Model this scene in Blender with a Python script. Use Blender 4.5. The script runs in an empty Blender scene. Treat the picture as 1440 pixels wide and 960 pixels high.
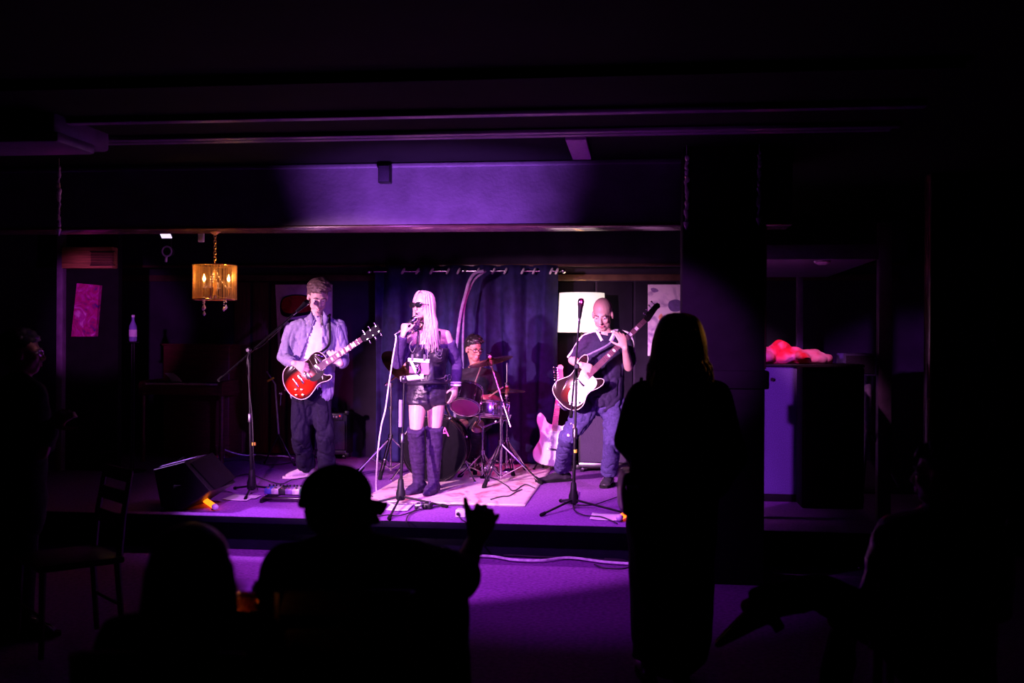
import bpy, bmesh, math, random
from mathutils import Vector as V, Matrix, noise
random.seed(7)
C = bpy.context.scene.collection
PI = math.pi
# ------------------------------------------------------------------ camera
F, CAMZ, YAW, ROLL = 1500.0, 1.55, math.radians(7), 0.0058
cd = bpy.data.cameras.new('camera'); cam = bpy.data.objects.new('camera', cd); C.objects.link(cam)
cd.sensor_width = 36; cd.lens = 36*F/1440; cd.clip_start = .05; cd.clip_end = 60
CM = Matrix.Translation((0, 0, CAMZ)) @ Matrix.Rotation(YAW, 4, 'Z') @ Matrix.Rotation(PI/2, 4, 'X') @ Matrix.Rotation(ROLL, 4, 'Z')
cam.matrix_world = CM
cd.dof.use_dof = True; cd.dof.focus_distance = 8.7; cd.dof.aperture_fstop = 2.2
sc = bpy.context.scene; sc.camera = cam
vs = sc.view_settings; sc.display_settings.display_device = 'sRGB'
vs.view_transform = 'Standard'; vs.look = 'None'; vs.gamma = 1; vs.use_curve_mapping = False; vs.exposure = 0.0
# ------------------------------------------------------------------ world, stage lights and added spots
w = bpy.data.worlds.new('world'); sc.world = w; w.use_nodes = True
w.node_tree.nodes['Background'].inputs[0].default_value = (.35, .3, 1, 1)
w.node_tree.nodes['Background'].inputs[1].default_value = .0007
def spot(name, loc, target, energy, color, deg, blend, radius=.06):
    l = bpy.data.lights.new(name, 'SPOT'); l.energy = energy; l.color = color
    l.spot_size = math.radians(deg); l.spot_blend = blend; l.shadow_soft_size = radius
    o = bpy.data.objects.new(name, l); C.objects.link(o); o.location = loc
    o.rotation_euler = (V(target)-V(loc)).to_track_quat('-Z', 'Y').to_euler(); return o
def point(name, loc, energy, color, radius=.03):
    l = bpy.data.lights.new(name, 'POINT'); l.energy = energy; l.color = color; l.shadow_soft_size = radius
    o = bpy.data.objects.new(name, l); C.objects.link(o); o.location = loc; return o
KEY, VIO = (1, .46, .86), (.28, .06, 1)
spot('singer_spotlight', (-3.3, 3.6, 2.25), (-1.66, 8.7, 1.0), 4000, KEY, 33, 1, .04)
spot('drum_spotlight', (-.3, 7.85, 2.3), (-1.45, 10.2, 1.25), 330, (1, .01, .36), 44, .8, .04)
spot('guitar_spotlight', (-5.9, 5.3, 2.2), (-2.95, 9.4, 1.15), 2700, KEY, 25, .8, .04)
spot('bass_spotlight', (-3.2, 3.6, 2.3), (-.42, 9.1, 1.02), 4000, KEY, 18, .8, .04)
spot('violet_spotlight', (.3, 3.3, 2.3), (-2.1, 9.1, 1.05), 1000, VIO, 23, .6, .04)
spot('wash_spotlight', (-2.1, 4.1, 2.72), (-1.45, 8.3, .3), 950, (.62, .12, 1), 50, .35, .05)
spot('added_overhead_wash', (-1.5, 7.85, 2.74), (-1.4, 8.35, .3), 190, (.75, .22, 1), 100, .6, .06)  # added lamp behind the beam, lights the stage floor without the dark fronts
spot('side_spotlight', (-2.5, 3.3, 2.3), (1.2, 8.8, 1.1), 1500, (.6, .09, 1), 17, .5, .05)
spot('added_cloth_spot', (1.05, 7.95, 2.3), (1.33, 8.98, 1.46), 55, (1, .3, .75), 36, .7, .03)  # invented spot behind the pillar, only brightens the heaped cloth
spot('added_painting_spot', (-3.6, 5.2, 2.1), (-5.2, 9.6, 1.78), 330, (.8, .12, 1), 16, .6, .04)  # extra spot without a fixture, brightens the left painting and bottle
spot('added_monitor_spot', (-5.0, 7.6, 2.25), (-3.5, 7.55, .78), 620, (.6, .25, 1), 14, .7, .04)  # added spot, grazes only the top of the left wedge
spot('floor_spotlight', (-.9, 5.6, 2.7), (-.5, 6.9, 0), 62, (.5, .05, 1), 66, .8, .05)
spot('added_beam_spot', (-1.4, 6.3, .5), (-1.45, 7.4, 2.3), 900, (.46, .13, 1), 52, 1, .05)  # unseen lamp low over the open floor, added for the bright patch on the beam
spot('added_ceiling_spot', (-.35, 5.0, .35), (-.3, 6.2, 2.8), 30, (.6, .07, 1), 50, 1, .05)  # unseen low lamp, added so the cornice edges show
spot('warm_side_lamp', (1.7, 6.5, 1.9), (.2, 4.9, 1.6), 16, (1, .38, .06), 14, .8, .04)

# ------------------------------------------------------------------ helpers
def W(px, py, d): return CM @ V(((px-720)/F*d, -(py-480)/F*d, -d))
def ray(px, py): return (CM.to_3x3() @ V(((px-720)/F, -(py-480)/F, -1)))
def onz(px, py, z=.28):
    d = ray(px, py); return V((0, 0, CAMZ)) + d*((z-CAMZ)/d.z)
def ony(px, py, Y):
    d = ray(px, py); return V((0, 0, CAMZ)) + d*(Y/d.y)
def depth(p): return -(CM.inverted() @ V(p)).z
def cr(pts, n=8, closed=False):
    pts = [V(p) for p in pts]; out = []; m = len(pts)
    for i in range(m if closed else m-1):
        if closed: a, b, c, d = pts[i-1], pts[i], pts[(i+1) % m], pts[(i+2) % m]
        else: a, b, c, d = pts[max(i-1, 0)], pts[i], pts[i+1], pts[min(i+2, m-1)]
        for k in range(n):
            t = k/n
            out.append(.5*((2*b)+(c-a)*t+(2*a-5*b+4*c-d)*t*t+(3*b-a-3*c+d)*t**3))
    if not closed: out.append(pts[-1])
    return out
PM = {}
class MB:
    def __init__(s): s.bm = bmesh.new()
    def box(s, c, size, rot=None, bev=0):
        r = bmesh.ops.create_cube(s.bm, size=1); vv = r['verts']
        if bev:
            for v in vv: v.co = V((v.co.x*size[0], v.co.y*size[1], v.co.z*size[2]))
            ee = list({e for v in vv for e in v.link_edges})
            q = bmesh.ops.bevel(s.bm, geom=ee, offset=bev, segments=2, affect='EDGES', profile=.5)
            vv = list({v for f in q['faces'] for v in f.verts} | {v for v in vv if v.is_valid})
            M = Matrix.Translation(c) @ (rot.to_4x4() if rot else Matrix())
        else: M = Matrix.Translation(c) @ (rot.to_4x4() if rot else Matrix()) @ Matrix.Diagonal((*size, 1))
        for v in vv: v.co = M @ v.co
        return s
    def bb(s, a, b, bev=0):
        a, b = V(a), V(b); return s.box((a+b)/2, [abs(x) for x in (b-a)], bev=bev)
    def loft(s, pts, radii, ref=(0, 0, 1), seg=12, rnd=True, closed=False):
        pts = [V(p) for p in pts]; n = len(pts)
        if not isinstance(radii, (list, tuple)): radii = [radii]*n
        rr = [(r, r) if not isinstance(r, (list, tuple)) else r for r in radii]
        if rnd and not closed:
            def ext(p, q, r):
                t = (p-q); t = t.normalized() if t.length > 1e-9 else V((0, 0, 1)); L = min(r)
                return [(p+t*L*math.sin(a), (r[0]*math.cos(a), r[1]*math.cos(a))) for a in (.5, 1.0, 1.35)]
            h = ext(pts[0], pts[1], rr[0])[::-1]; e = ext(pts[-1], pts[-2], rr[-1])
            pts = [x[0] for x in h]+pts+[x[0] for x in e]; rr = [x[1] for x in h]+rr+[x[1] for x in e]; n = len(pts)
        ref = V(ref); rings = []; pa = None
        dd = pts[-1]-pts[0]
        if dd.length > 1e-6 and not closed and abs(dd.normalized().dot(ref.normalized())) > .75: ref = V((1, .12, 0)) if abs(dd.normalized().x) < .75 else V((0, 1, 0))
        for i in range(n):
            if closed: t = pts[(i+1) % n]-pts[i-1]
            else: t = pts[min(i+1, n-1)]-pts[max(i-1, 0)]
            t = t.normalized() if t.length > 1e-9 else V((0, 0, 1))
            a = pa if pa is not None else ref
            a = a - t*a.dot(t)
            if a.length < 1e-3: a = V((1, 0, 0)) - t*t.x
            if a.length < 1e-3: a = V((0, 1, 0)) - t*t.y
            a.normalize(); b = t.cross(a)
            if pa is None or rr is None: pass
            pa = a if s._par else None
            rings.append([s.bm.verts.new(pts[i]+a*rr[i][0]*math.cos(2*PI*k/seg)+b*rr[i][1]*math.sin(2*PI*k/seg)) for k in range(seg)])
        for i in range(n if closed else n-1):
            A, B = rings[i], rings[(i+1) % n]
            for k in range(seg):
                s.bm.faces.new((A[k], A[(k+1) % seg], B[(k+1) % seg], B[k]))
        if not closed:
            s.bm.faces.new(rings[0][::-1]); s.bm.faces.new(rings[-1])
        return s
    _par = False
    def tube(s, pts, r, seg=8, closed=False, rnd=False):
        s._par = True; s.loft(pts, r, seg=seg, rnd=rnd, closed=closed); s._par = False; return s
    def cyl(s, a, b, r0, r1=None, seg=16):
        return s.loft([a, b], [r0, r0 if r1 is None else r1], seg=seg, rnd=False)
    def ell(s, c, r, R=None, seg=14):
        q = bmesh.ops.create_uvsphere(s.bm, u_segments=seg, v_segments=max(6, seg*2//3), radius=1)
        if not isinstance(r, (list, tuple)): r = (r, r, r)
        M = Matrix.Translation(c) @ (R.to_4x4() if R else Matrix()) @ Matrix.Diagonal((*r, 1))
        for v in q['verts']: v.co = M @ v.co
        return s
    def lathe(s, prof, o, axis=(0, 0, 1), seg=24):
        o = V(o); ax = V(axis).normalized(); a = ax.orthogonal().normalized(); b = ax.cross(a); rings = []
        for r, h in prof:
            rings.append([s.bm.verts.new(o+ax*h+(a*math.cos(2*PI*k/seg)+b*math.sin(2*PI*k/seg))*max(r, 1e-4)) for k in range(seg)])
        for A, B in zip(rings, rings[1:]):
            for k in range(seg): s.bm.faces.new((A[k], A[(k+1) % seg], B[(k+1) % seg], B[k]))
        s.bm.faces.new(rings[0][::-1]); s.bm.faces.new(rings[-1]); return s
    def prism(s, outline, z0, z1, M=None, inset=0):
        M = M or Matrix(); n = len(outline)
        lv = [(z0, 0), (z1, 0)] if not inset else [(z0, inset), (z0+inset, 0), (z1-inset, 0), (z1, inset)]
        c = V((sum(p[0] for p in outline)/n, sum(p[1] for p in outline)/n)); rings = []
        for z, ins in lv:
            ring = []
            for p in outline:
                q = V((p[0], p[1])); q = q + (c-q).normalized()*ins if ins else q
                ring.append(s.bm.verts.new(M @ V((q.x, q.y, z))))
            rings.append(ring)
        for A, B in zip(rings, rings[1:]):
            for k in range(n): s.bm.faces.new((A[k], A[(k+1) % n], B[(k+1) % n], B[k]))
        s.bm.faces.new(rings[0][::-1]); s.bm.faces.new(rings[-1]); return s
    def grid(s, fn, nu, nv):
        vv = [[s.bm.verts.new(fn(i/nu, j/nv)) for j in range(nv+1)] for i in range(nu+1)]
        for i in range(nu):
            for j in range(nv): s.bm.faces.new((vv[i][j], vv[i+1][j], vv[i+1][j+1], vv[i][j+1]))
        return s
    def build(s, name, m, parent=None, local=False, smooth=True, ang=40, solid=0, keepnormals=False):
        if not keepnormals: bmesh.ops.recalc_face_normals(s.bm, faces=s.bm.faces[:])
        me = bpy.data.meshes.new(name); s.bm.to_mesh(me); s.bm.free()
        return link(name, me, m, parent, local, smooth, ang, solid)
def link(name, me, m, parent=None, local=False, smooth=True, ang=40, solid=0):
    o = bpy.data.objects.new(name, me); C.objects.link(o); me.materials.append(m)
    if parent is not None:
        if not local: me.transform(PM[parent].inverted())
        o.parent = parent; PM[o] = PM[parent]
    else: PM[o] = Matrix()
    if smooth:
        me.shade_smooth()
        if ang < 180: me.set_sharp_from_angle(angle=math.radians(ang))
    if solid:
        d = o.modifiers.new('thickness', 'SOLIDIFY'); d.thickness = solid; d.offset = 0
    return o
def remesh(mb, voxel, smooth=2, disp=None, iters=0):
    bm = mb.bm; bmesh.ops.recalc_face_normals(bm, faces=bm.faces[:])
    me = bpy.data.meshes.new('tmp'); bm.to_mesh(me); bm.free()
    o = bpy.data.objects.new('tmp', me); C.objects.link(o)
    r = o.modifiers.new('r', 'REMESH'); r.mode = 'VOXEL'; r.voxel_size = voxel
    if smooth:
        q = o.modifiers.new('s', 'SMOOTH'); q.factor = .5; q.iterations = smooth
    dg = bpy.context.evaluated_depsgraph_get()
    out = bpy.data.meshes.new_from_object(o.evaluated_get(dg))
    bpy.data.objects.remove(o); bpy.data.meshes.remove(me)
    if disp:
        nn = [v.normal.copy() for v in out.vertices]
        for v, n in zip(out.vertices, nn): v.co = v.co + n*disp(v.co)
    return out
def folds(amp, fx, fz, seed=0):
    def f(p):
        a = noise.noise(V((p.x*fx+seed, p.y*fx, p.z*fz)))
        b = noise.noise(V((p.x*fx*2.3, p.y*fx*2.3+seed, p.z*fz*2.1)))
        return amp*((1-abs(a)*2)*.7+b*.5)
    return f
def creases(amp, fx, fz, seed=0, wd=.16):
    def f(p):
        a = noise.noise(V((p.x*fx+seed, p.y*fx, p.z*fz+p.x*fx*.35))); b = noise.noise(V((p.x*fx*1.9, p.y*fx*1.9+seed, p.z*fz*1.6-p.x*fx*.4)))
        return -amp*max(0, 1-abs(a)/wd)-amp*.55*max(0, 1-abs(b)/wd)+amp*.5*a
    return f
def prop(o, label=None, cat=None, group=None, kind=None):
    for k, v in (('label', label), ('category', cat), ('group', group), ('kind', kind)):
        if v: o[k] = v
    return o
def thing(name, label, cat, loc, group=None, M=None):
    o = bpy.data.objects.new(name, None); C.objects.link(o); o.empty_display_size = .1
    o.matrix_world = M if M else Matrix.Translation(loc); PM[o] = o.matrix_world.copy()
    return prop(o, label, cat, group)
# ------------------------------------------------------------------ materials
def mat(name, col, rough=.6, metal=0, var=.25, scale=30, bump=0, bscale=200, emit=None, estr=0, spec=.5, trans=0, stretch=None):
    m = bpy.data.materials.new(name); m.use_nodes = True; nt = m.node_tree; N = nt.nodes; L = nt.links; b = N['Principled BSDF']
    if rough >= .7 and spec == .5: spec = .12
    b.inputs['Roughness'].default_value = rough; b.inputs['Metallic'].default_value = metal
    b.inputs['Specular IOR Level'].default_value = spec
    if trans: b.inputs['Transmission Weight'].default_value = trans
    tc = N.new('ShaderNodeTexCoord'); mp = N.new('ShaderNodeMapping'); L.new(tc.outputs['Object'], mp.inputs[0])
    if stretch: mp.inputs['Scale'].default_value = stretch
    n = N.new('ShaderNodeTexNoise'); n.inputs['Scale'].default_value = scale; n.inputs['Detail'].default_value = 4; L.new(mp.outputs[0], n.inputs['Vector'])
    r = N.new('ShaderNodeValToRGB'); L.new(n.outputs['Fac'], r.inputs[0])
    r.color_ramp.elements[0].position = .3; r.color_ramp.elements[1].position = .7
    r.color_ramp.elements[0].color = (*[c*(1-var) for c in col], 1); r.color_ramp.elements[1].color = (*[min(1, c*(1+var)) for c in col], 1)
    L.new(r.outputs[0], b.inputs['Base Color'])
    if bump:
        n2 = N.new('ShaderNodeTexNoise'); n2.inputs['Scale'].default_value = bscale; n2.inputs['Detail'].default_value = 3; L.new(mp.outputs[0], n2.inputs['Vector'])
        bp = N.new('ShaderNodeBump'); bp.inputs['Strength'].default_value = bump; bp.inputs['Distance'].default_value = .01
        L.new(n2.outputs['Fac'], bp.inputs['Height']); L.new(bp.outputs[0], b.inputs['Normal'])
    if emit:
        b.inputs['Emission Color'].default_value = (*emit, 1); b.inputs['Emission Strength'].default_value = estr
    return m
def burst(name, inner, outer, center=(.5, .5, .5), scl=(1, 1, 1), p0=.3, p1=.95, rough=.15):
    m = mat(name, inner, rough); nt = m.node_tree; N = nt.nodes; L = nt.links; b = N['Principled BSDF']
    tc = N.new('ShaderNodeTexCoord'); mp = N.new('ShaderNodeMapping'); L.new(tc.outputs['Generated'], mp.inputs[0])
    mp.inputs['Location'].default_value = [-c*s*2 for c, s in zip(center, scl)]; mp.inputs['Scale'].default_value = [2*s for s in scl]
    ln = N.new('ShaderNodeVectorMath'); ln.operation = 'LENGTH'; L.new(mp.outputs[0], ln.inputs[0])
    r = N.new('ShaderNodeValToRGB'); L.new(ln.outputs['Value'], r.inputs[0])
    r.color_ramp.elements[0].position = p0; r.color_ramp.elements[1].position = p1
    r.color_ramp.elements[0].color = (*inner, 1); r.color_ramp.elements[1].color = (*outer, 1)
    L.new(r.outputs[0], b.inputs['Base Color']); return m
def art(name, cols, scale, detail=5, dist=1.5, gen=True, stretch=(1, 1, 1)):
    m = mat(name, cols[0], .7); nt = m.node_tree; N = nt.nodes; L = nt.links; b = N['Principled BSDF']
    tc = N.new('ShaderNodeTexCoord'); mp = N.new('ShaderNodeMapping'); L.new(tc.outputs['Object'], mp.inputs[0]); mp.inputs['Scale'].default_value = stretch
    n = N.new('ShaderNodeTexNoise'); n.inputs['Scale'].default_value = scale; n.inputs['Detail'].default_value = detail; n.inputs['Distortion'].default_value = dist
    L.new(mp.outputs[0], n.inputs['Vector']); r = N.new('ShaderNodeValToRGB'); L.new(n.outputs['Fac'], r.inputs[0])
    e = r.color_ramp.elements; k = len(cols)
    e[0].position = .3; e[0].color = (*cols[0], 1); e[1].position = .7; e[1].color = (*cols[-1], 1)
    for i in range(1, k-1):
        q = e.new(.3+.4*i/(k-1)); q.color = (*cols[i], 1)
    L.new(r.outputs[0], b.inputs['Base Color']); return m
def wood(name, col, rough=.5, s=(1, 1, 12)): return mat(name, col, rough, var=.45, scale=6, stretch=s, bump=.1, bscale=30)
M = dict(
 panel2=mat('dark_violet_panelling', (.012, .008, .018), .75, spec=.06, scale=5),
 satin=mat('satin_nickel', (.8, .75, .78), .3, .2),
 wall=mat('dark_wall_paint', (.028, .018, .04), .7, scale=4, bump=.1, bscale=60),
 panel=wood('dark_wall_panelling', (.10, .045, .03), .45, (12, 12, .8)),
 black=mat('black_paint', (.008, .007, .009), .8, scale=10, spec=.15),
 ceiling=mat('dark_ceiling_paint', (.004, .0035, .005), .9, spec=.1, scale=5),
 beam=mat('beam_paint', (.16, .125, .19), .55, var=.22, scale=5, bump=.25, bscale=40),
 gloss=mat('glossy_dark_wood', (.10, .05, .04), .2, scale=8),
 trim=mat('dark_trim_paint', (.2, .13, .22), .3, scale=9),
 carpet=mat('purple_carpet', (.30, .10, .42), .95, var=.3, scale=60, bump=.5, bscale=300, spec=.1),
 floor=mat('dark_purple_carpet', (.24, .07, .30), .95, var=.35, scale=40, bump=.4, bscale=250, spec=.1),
 riser=mat('black_riser_paint', (.004, .0035, .011), .7, spec=.08, scale=9, bump=.2, bscale=40),
 curtain=mat('navy_velvet', (.016, .014, .070), .85, spec=.2, var=.3, scale=14, bump=.2, bscale=300),
 chrome=mat('chrome', (.75, .73, .76), .18, 1, var=.1),
 steel=mat('dark_steel', (.12, .11, .13), .3, .9, var=.15),
 blackmetal=mat('black_metal', (.010, .010, .012), .4, .2, var=.2, spec=.35),
 plastic=mat('black_plastic', (.010, .010, .012), .5, var=.2, spec=.22),
 rubber=mat('black_rubber', (.008, .008, .009), .85),
 cable=mat('black_cable', (.02, .018, .022), .5),
 wcable=mat('white_cable', (.7, .66, .7), .5),
 paper=mat('white_paper', (.85, .82, .85), .8, var=.05, scale=6),
 brass=mat('bronze_cymbal', (.62, .38, .16), .25, 1, var=.15, scale=50),
 skin=mat('fair_skin', (.74, .50, .42), .5, var=.07, scale=14),
 skin2=mat('tan_skin', (.40, .20, .15), .5, var=.08, scale=14),
 skin3=mat('warm_skin', (.62, .40, .32), .45, var=.08, scale=14),
 lips=mat('lips', (.55, .2, .22), .4), eye=mat('eye_white', (.8, .78, .78), .2, var=.02), iris=mat('iris', (.06, .04, .03), .2),
 hairbrown=mat('brown_hair', (.17, .11, .10), .4, var=.5, scale=60, bump=.5, bscale=120),
 hairblack=mat('black_hair', (.012, .010, .012), .4, var=.4, scale=60),
 hairblond=mat('blond_hair', (.50, .35, .32), .4, var=.45, scale=30, stretch=(6, 6, .4)),
 denim=mat('pale_denim_jacket', (.27, .24, .38), .8, var=.12, scale=40, bump=.15, bscale=500),
 tee=mat('white_cotton', (.82, .76, .78), .8, var=.05, scale=20),
 darkcloth=mat('black_cotton', (.022, .02, .03), .85, var=.3, scale=30),
 jeans=mat('dark_blue_jeans', (.011, .008, .022), .85, var=.25, scale=60, bump=.15, bscale=500),
 jeans2=mat('blue_jeans', (.055, .04, .135), .85, var=.25, scale=60, bump=.15, bscale=500),
 leather=mat('black_leather', (.022, .015, .03), .36, spec=.35, var=.3, scale=30, bump=.3, bscale=60),
 suede=mat('dark_suede', (.045, .024, .075), .85, var=.3, scale=40, bump=.2, bscale=200),
 mesh=mat('dark_sheer_knit', (.055, .03, .10), .8, var=.2, scale=60, bump=.2, bscale=400),
 shoe=mat('pale_canvas', (.62, .52, .52), .75, var=.12, scale=30),
 shoeblack=mat('polished_black_leather', (.03, .025, .035), .2, var=.2),
 stripe=mat('white_piping', (.8, .76, .8), .7, var=.05),
 rose=mat('rosewood_fretboard', (.16, .06, .09), .5, spec=.2, var=.2, scale=30), maple=mat('maple_neck', (.75, .50, .42), .35, var=.1, scale=20),
 ivory=mat('cream_binding', (.8, .7, .62), .35, var=.05), pearl=mat('pearl_inlay', (.85, .8, .82), .25, var=.05),
 lesb=burst('red_sunburst_lacquer', (.75, .02, .005), (.012, .003, .003), (.30, .40, .5), (1, 1.0, 0), .28, .74),
 bassb=burst('dark_sunburst_lacquer', (.16, .015, .008), (.02, .008, .01), (.35, .5, .5), (1, 1, 0), .1, .6),
 whitelac=mat('white_lacquer', (.85, .80, .80), .2, var=.03), blacklac=mat('black_lacquer', (.010, .008, .010), .25, spec=.25),
 shell=mat('black_drum_wrap', (.010, .008, .011), .2), head=mat('dark_drumhead', (.30, .03, .16), .35, var=.15, scale=8),
 bhead=mat('black_drumhead', (.004, .0035, .005), .7, spec=.05), whead=mat('white_drumhead', (.75, .72, .74), .6, var=.08),
 redcloth=art('red_and_pink_cloth', [(.8, .01, .03), (.85, .02, .05), (.9, .22, .4), (.9, .4, .6)], 3.2, 3, 1),
 bulb=mat('candle_bulb_glow', (1, .7, .3), .3, emit=(1, .62, .22), estr=30),
 shade=mat('glowing_lampshade', (.9, .86, .8), .8, var=.03, emit=(1, .82, .76), estr=.95),
 gold=mat('amber_crystal_metal', (.75, .45, .2), .2, .8, var=.2), crystal=mat('crystal_bead', (.8, .75, .8), .08, .3, var=.1),
 thread=mat('gold_shade_thread', (.50, .28, .10), .6, var=.2),
 orange=mat('orange_led_glow', (1, .3, .02), .4, emit=(1, .16, .005), estr=3.2),
 led=mat('white_led_panel', (.9, .85, 1), .4, emit=(.82, .68, 1), estr=1.3),
 reddot=mat('red_pilot_glow', (1, .05, .02), .4, emit=(1, .03, .04), estr=1.0),
 grille=mat('dark_speaker_cloth', (.05, .035, .07), .9, var=.4, scale=160, bump=.6, bscale=300),
 yellow=mat('yellow_tape', (.8, .65, .05), .6), redtape=mat('red_tape', (.8, .06, .03), .6),
 magenta=mat('magenta_card', (.75, .12, .45), .5, var=.06), clear=mat('white_plastic', (.85, .82, .85), .3, var=.04),
 glass=mat('clear_glass', (.95, .95, 1), .03, trans=1, var=.02), bluegl=mat('violet_bottle_glass', (.5, .45, .95), .08, trans=.5, var=.05),
 amber=mat('amber_drink', (.8, .25, .03), .1, trans=.7, var=.05), redgl=mat('red_glass', (.8, .06, .02), .1, trans=.6, var=.05),
 flame=mat('candle_flame_glow', (1, .4, .05), .5, emit=(1, .22, .02), estr=1.6),
 pianowood=wood('dark_red_piano_wood', (.10, .022, .022), .35), cabinet=mat('grey_cabinet_fabric', (.13, .10, .27), .9, var=.3, scale=150, bump=.3, bscale=400),
 darkwood=wood('dark_table_wood', (.03, .018, .014), .4), brownwood=wood('brown_pelmet_wood', (.5, .24, .08), .5, (.8, 12, 12)),
 coat=mat('black_wool', (.012, .011, .02), .9, var=.3, scale=40), shiny=mat('shiny_black_leather', (.02, .016, .03), .22, var=.3, scale=20, bump=.2, bscale=50),
 bag=mat('black_bag_leather', (.015, .012, .018), .35),
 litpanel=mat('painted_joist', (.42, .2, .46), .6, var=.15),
 purplebox=mat('purple_plastic', (.3, .24, .4), .6),
)
# ================================================================== SETTING
def struct(name, mb, m, **k):
    o = mb.build(name, m, **k); o['kind'] = 'structure'; return o
YF, YB = 7.4, 11.4          # stage front, back wall
XL, XR = -6.6, 5.2
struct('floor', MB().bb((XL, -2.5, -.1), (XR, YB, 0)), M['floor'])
struct('ceiling', MB().bb((XL, -2.5, 2.81), (XR, YB, 2.95)), M['ceiling'])
struct('wall_back', MB().bb((XL, YB, 0), (XR, YB+.12, 2.81)), M['wall'])
struct('wall_left', MB().bb((XL-.12, -2.5, 0), (XL, YB, 2.81)), M['wall'])
struct('wall_right', MB().bb((XR, -2.5, 0), (XR+.12, YB, 2.81)), M['wall'])
pr = ony(1312, 500, 8.2).x
struct('wall_inner', MB().bb((pr, 8.2, 0), (XR, 8.32, 2.81)), M['wall'])
struct('trim_1', MB().bb((pr-.03, 8.17, 0), (pr, 8.35, 2.81), .006), M['gloss'])
# stage: carpeted deck on a black riser
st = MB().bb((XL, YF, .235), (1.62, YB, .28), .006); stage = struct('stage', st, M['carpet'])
struct('stage_riser', MB().bb((XL, YF+.20, 0), (1.56, YF+.25, .235)).bb((1.5, YF+.25, 0), (1.56, YB, .235)), M['riser'])
struct('trim_2', MB().bb((XL, YF-.012, .232), (1.632, YF-.001, .276), .003), M['riser'])
# front beam over the stage edge, with top bead
bx = 1.0
struct('ceiling_beam', MB().bb((XL, YF, 2.372), (bx, YF+.33, 2.809)), M['beam'])
struct('trim_3', MB().bb((XL, YF-.03, 2.775), (bx, YF-.001, 2.809), .008), M['beam'])
struct('trim_4', MB().bb((XL, YF-.004, 2.352), (bx, YF+.33, 2.371), .004), M['gloss'])
# stepped cornice on the nearer beam
struct('ceiling_beam', MB().bb((XL, 4.9, 2.765), (1.4, 6.25, 2.809)), M['ceiling'])
for i, (y, z) in enumerate(((6.32, 2.785), (6.08, 2.755), (5.55, 2.75))):
    struct('trim_%d' % (5+i), MB().bb((-5.2, y-.035, z-.018), (1.4, y+.03, z+.012), .01), M['trim'])
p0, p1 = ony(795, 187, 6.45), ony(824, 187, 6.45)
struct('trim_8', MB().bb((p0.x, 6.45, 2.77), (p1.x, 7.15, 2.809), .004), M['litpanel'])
# bulkhead in front of the back wall, wall mouldings
struct('trim_9', MB().bb((XL, YB-.42, 2.345), (2.6, YB-.001, 2.809), .004), M['wall'])
struct('trim_10', MB().bb((XL, YB-.445, 2.325), (2.6, YB-.421, 2.352), .004), M['gloss'])
struct('trim_11', MB().bb((XL, YB-.03, 2.2), (2.6, YB-.001, 2.27), .006), M['gloss'])
# timber panelling near the chandelier
for i, (a, b) in enumerate(((330, 352), (356, 378), (382, 402), (406, 428))):
    pa, pb = ony(a, 380, YB-.02), ony(b, 380, YB-.02)
    struct('trim_%d' % (12+i), MB().bb((pa.x, YB-.03, .3), (pb.x, YB-.001, 2.19), .008), M['panel'])
# timber panelling behind the bass player
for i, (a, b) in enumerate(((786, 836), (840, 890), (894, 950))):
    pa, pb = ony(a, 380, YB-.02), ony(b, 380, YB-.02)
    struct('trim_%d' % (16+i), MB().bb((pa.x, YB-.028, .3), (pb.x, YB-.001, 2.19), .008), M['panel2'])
# pillar in front of the stage
ca, cb = ony(959, 500, 6.95).x, ony(1076, 500, 6.95).x
pl = MB().bb((ca, 6.95, 0), (cb, 7.37, 2.809), .012)
struct('pillar', pl, M['black'])
za, zb = ony(1070, 547, 6.95).z, ony(1070, 521, 6.95).z
struct('trim_19', MB().bb((ca-.02, 6.925, za), (cb+.025, 7.385, zb), .012), M['black'])
struct('trim_20', MB().bb((cb-.004, 6.94, zb+.01), (cb+.006, 6.955, 2.3), .002), M['gloss'])
# slim post behind the pillar's left edge and post of the right-hand opening
q = ony(966, 500, 7.9); struct('trim_21', MB().bb((q.x-.045, 7.86, .28), (q.x+.045, 7.95, 2.35), .006), M['trim'])
q = ony(1243, 500, 9.6); struct('trim_22', MB().bb((q.x-.055, 9.55, 0), (q.x+.055, 9.66, 2.6), .006), M['trim'])
q = ony(1124, 500, 10.9); struct('trim_23', MB().bb((q.x-.03, 10.86, .28), (q.x+.03, 10.94, 2.345), .006), M['trim'])
q0, q1 = ony(1082, 365, 8.6), ony(1236, 365, 8.6)
struct('trim_24', MB().bb((q0.x-.3, 8.6, q0.z), (q1.x, 10.9, q0.z+.12), .01), M['trim'])
# left corner post and pelmet box with air vent
q = ony(91, 500, 9.7); struct('trim_25', MB().bb((q.x-.06, 9.65, .28), (q.x, 9.8, 2.6), .006), M['trim'])
a, b = ony(94, 378, 9.7), ony(165, 348, 9.7)
t = thing('wooden_pelmet', 'brown wooden box pelmet with an air vent, high on the left', 'pelmet', ((a.x+b.x)/2, 9.9, a.z))
MB().bb((a.x, 9.6, a.z), (b.x, 9.715, b.z), .01).build('box', M['brownwood'], t)
v0, v1 = ony(128, 372, 9.59), ony(160, 354, 9.59); v = MB()
for k in range(8):
    z = v0.z+(v1.z-v0.z)*(k+.5)/8; v.box(((v0.x+v1.x)/2, 9.59, z), (v1.x-v0.x, .012, .008))
v.bb((v0.x-.01, 9.588, v0.z-.01), (v1.x+.01, 9.5985, v0.z)).bb((v0.x-.01, 9.588, v1.z), (v1.x+.01, 9.5985, v1.z+.01)); v.build('vent_grille', M['blackmetal'], t)
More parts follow.
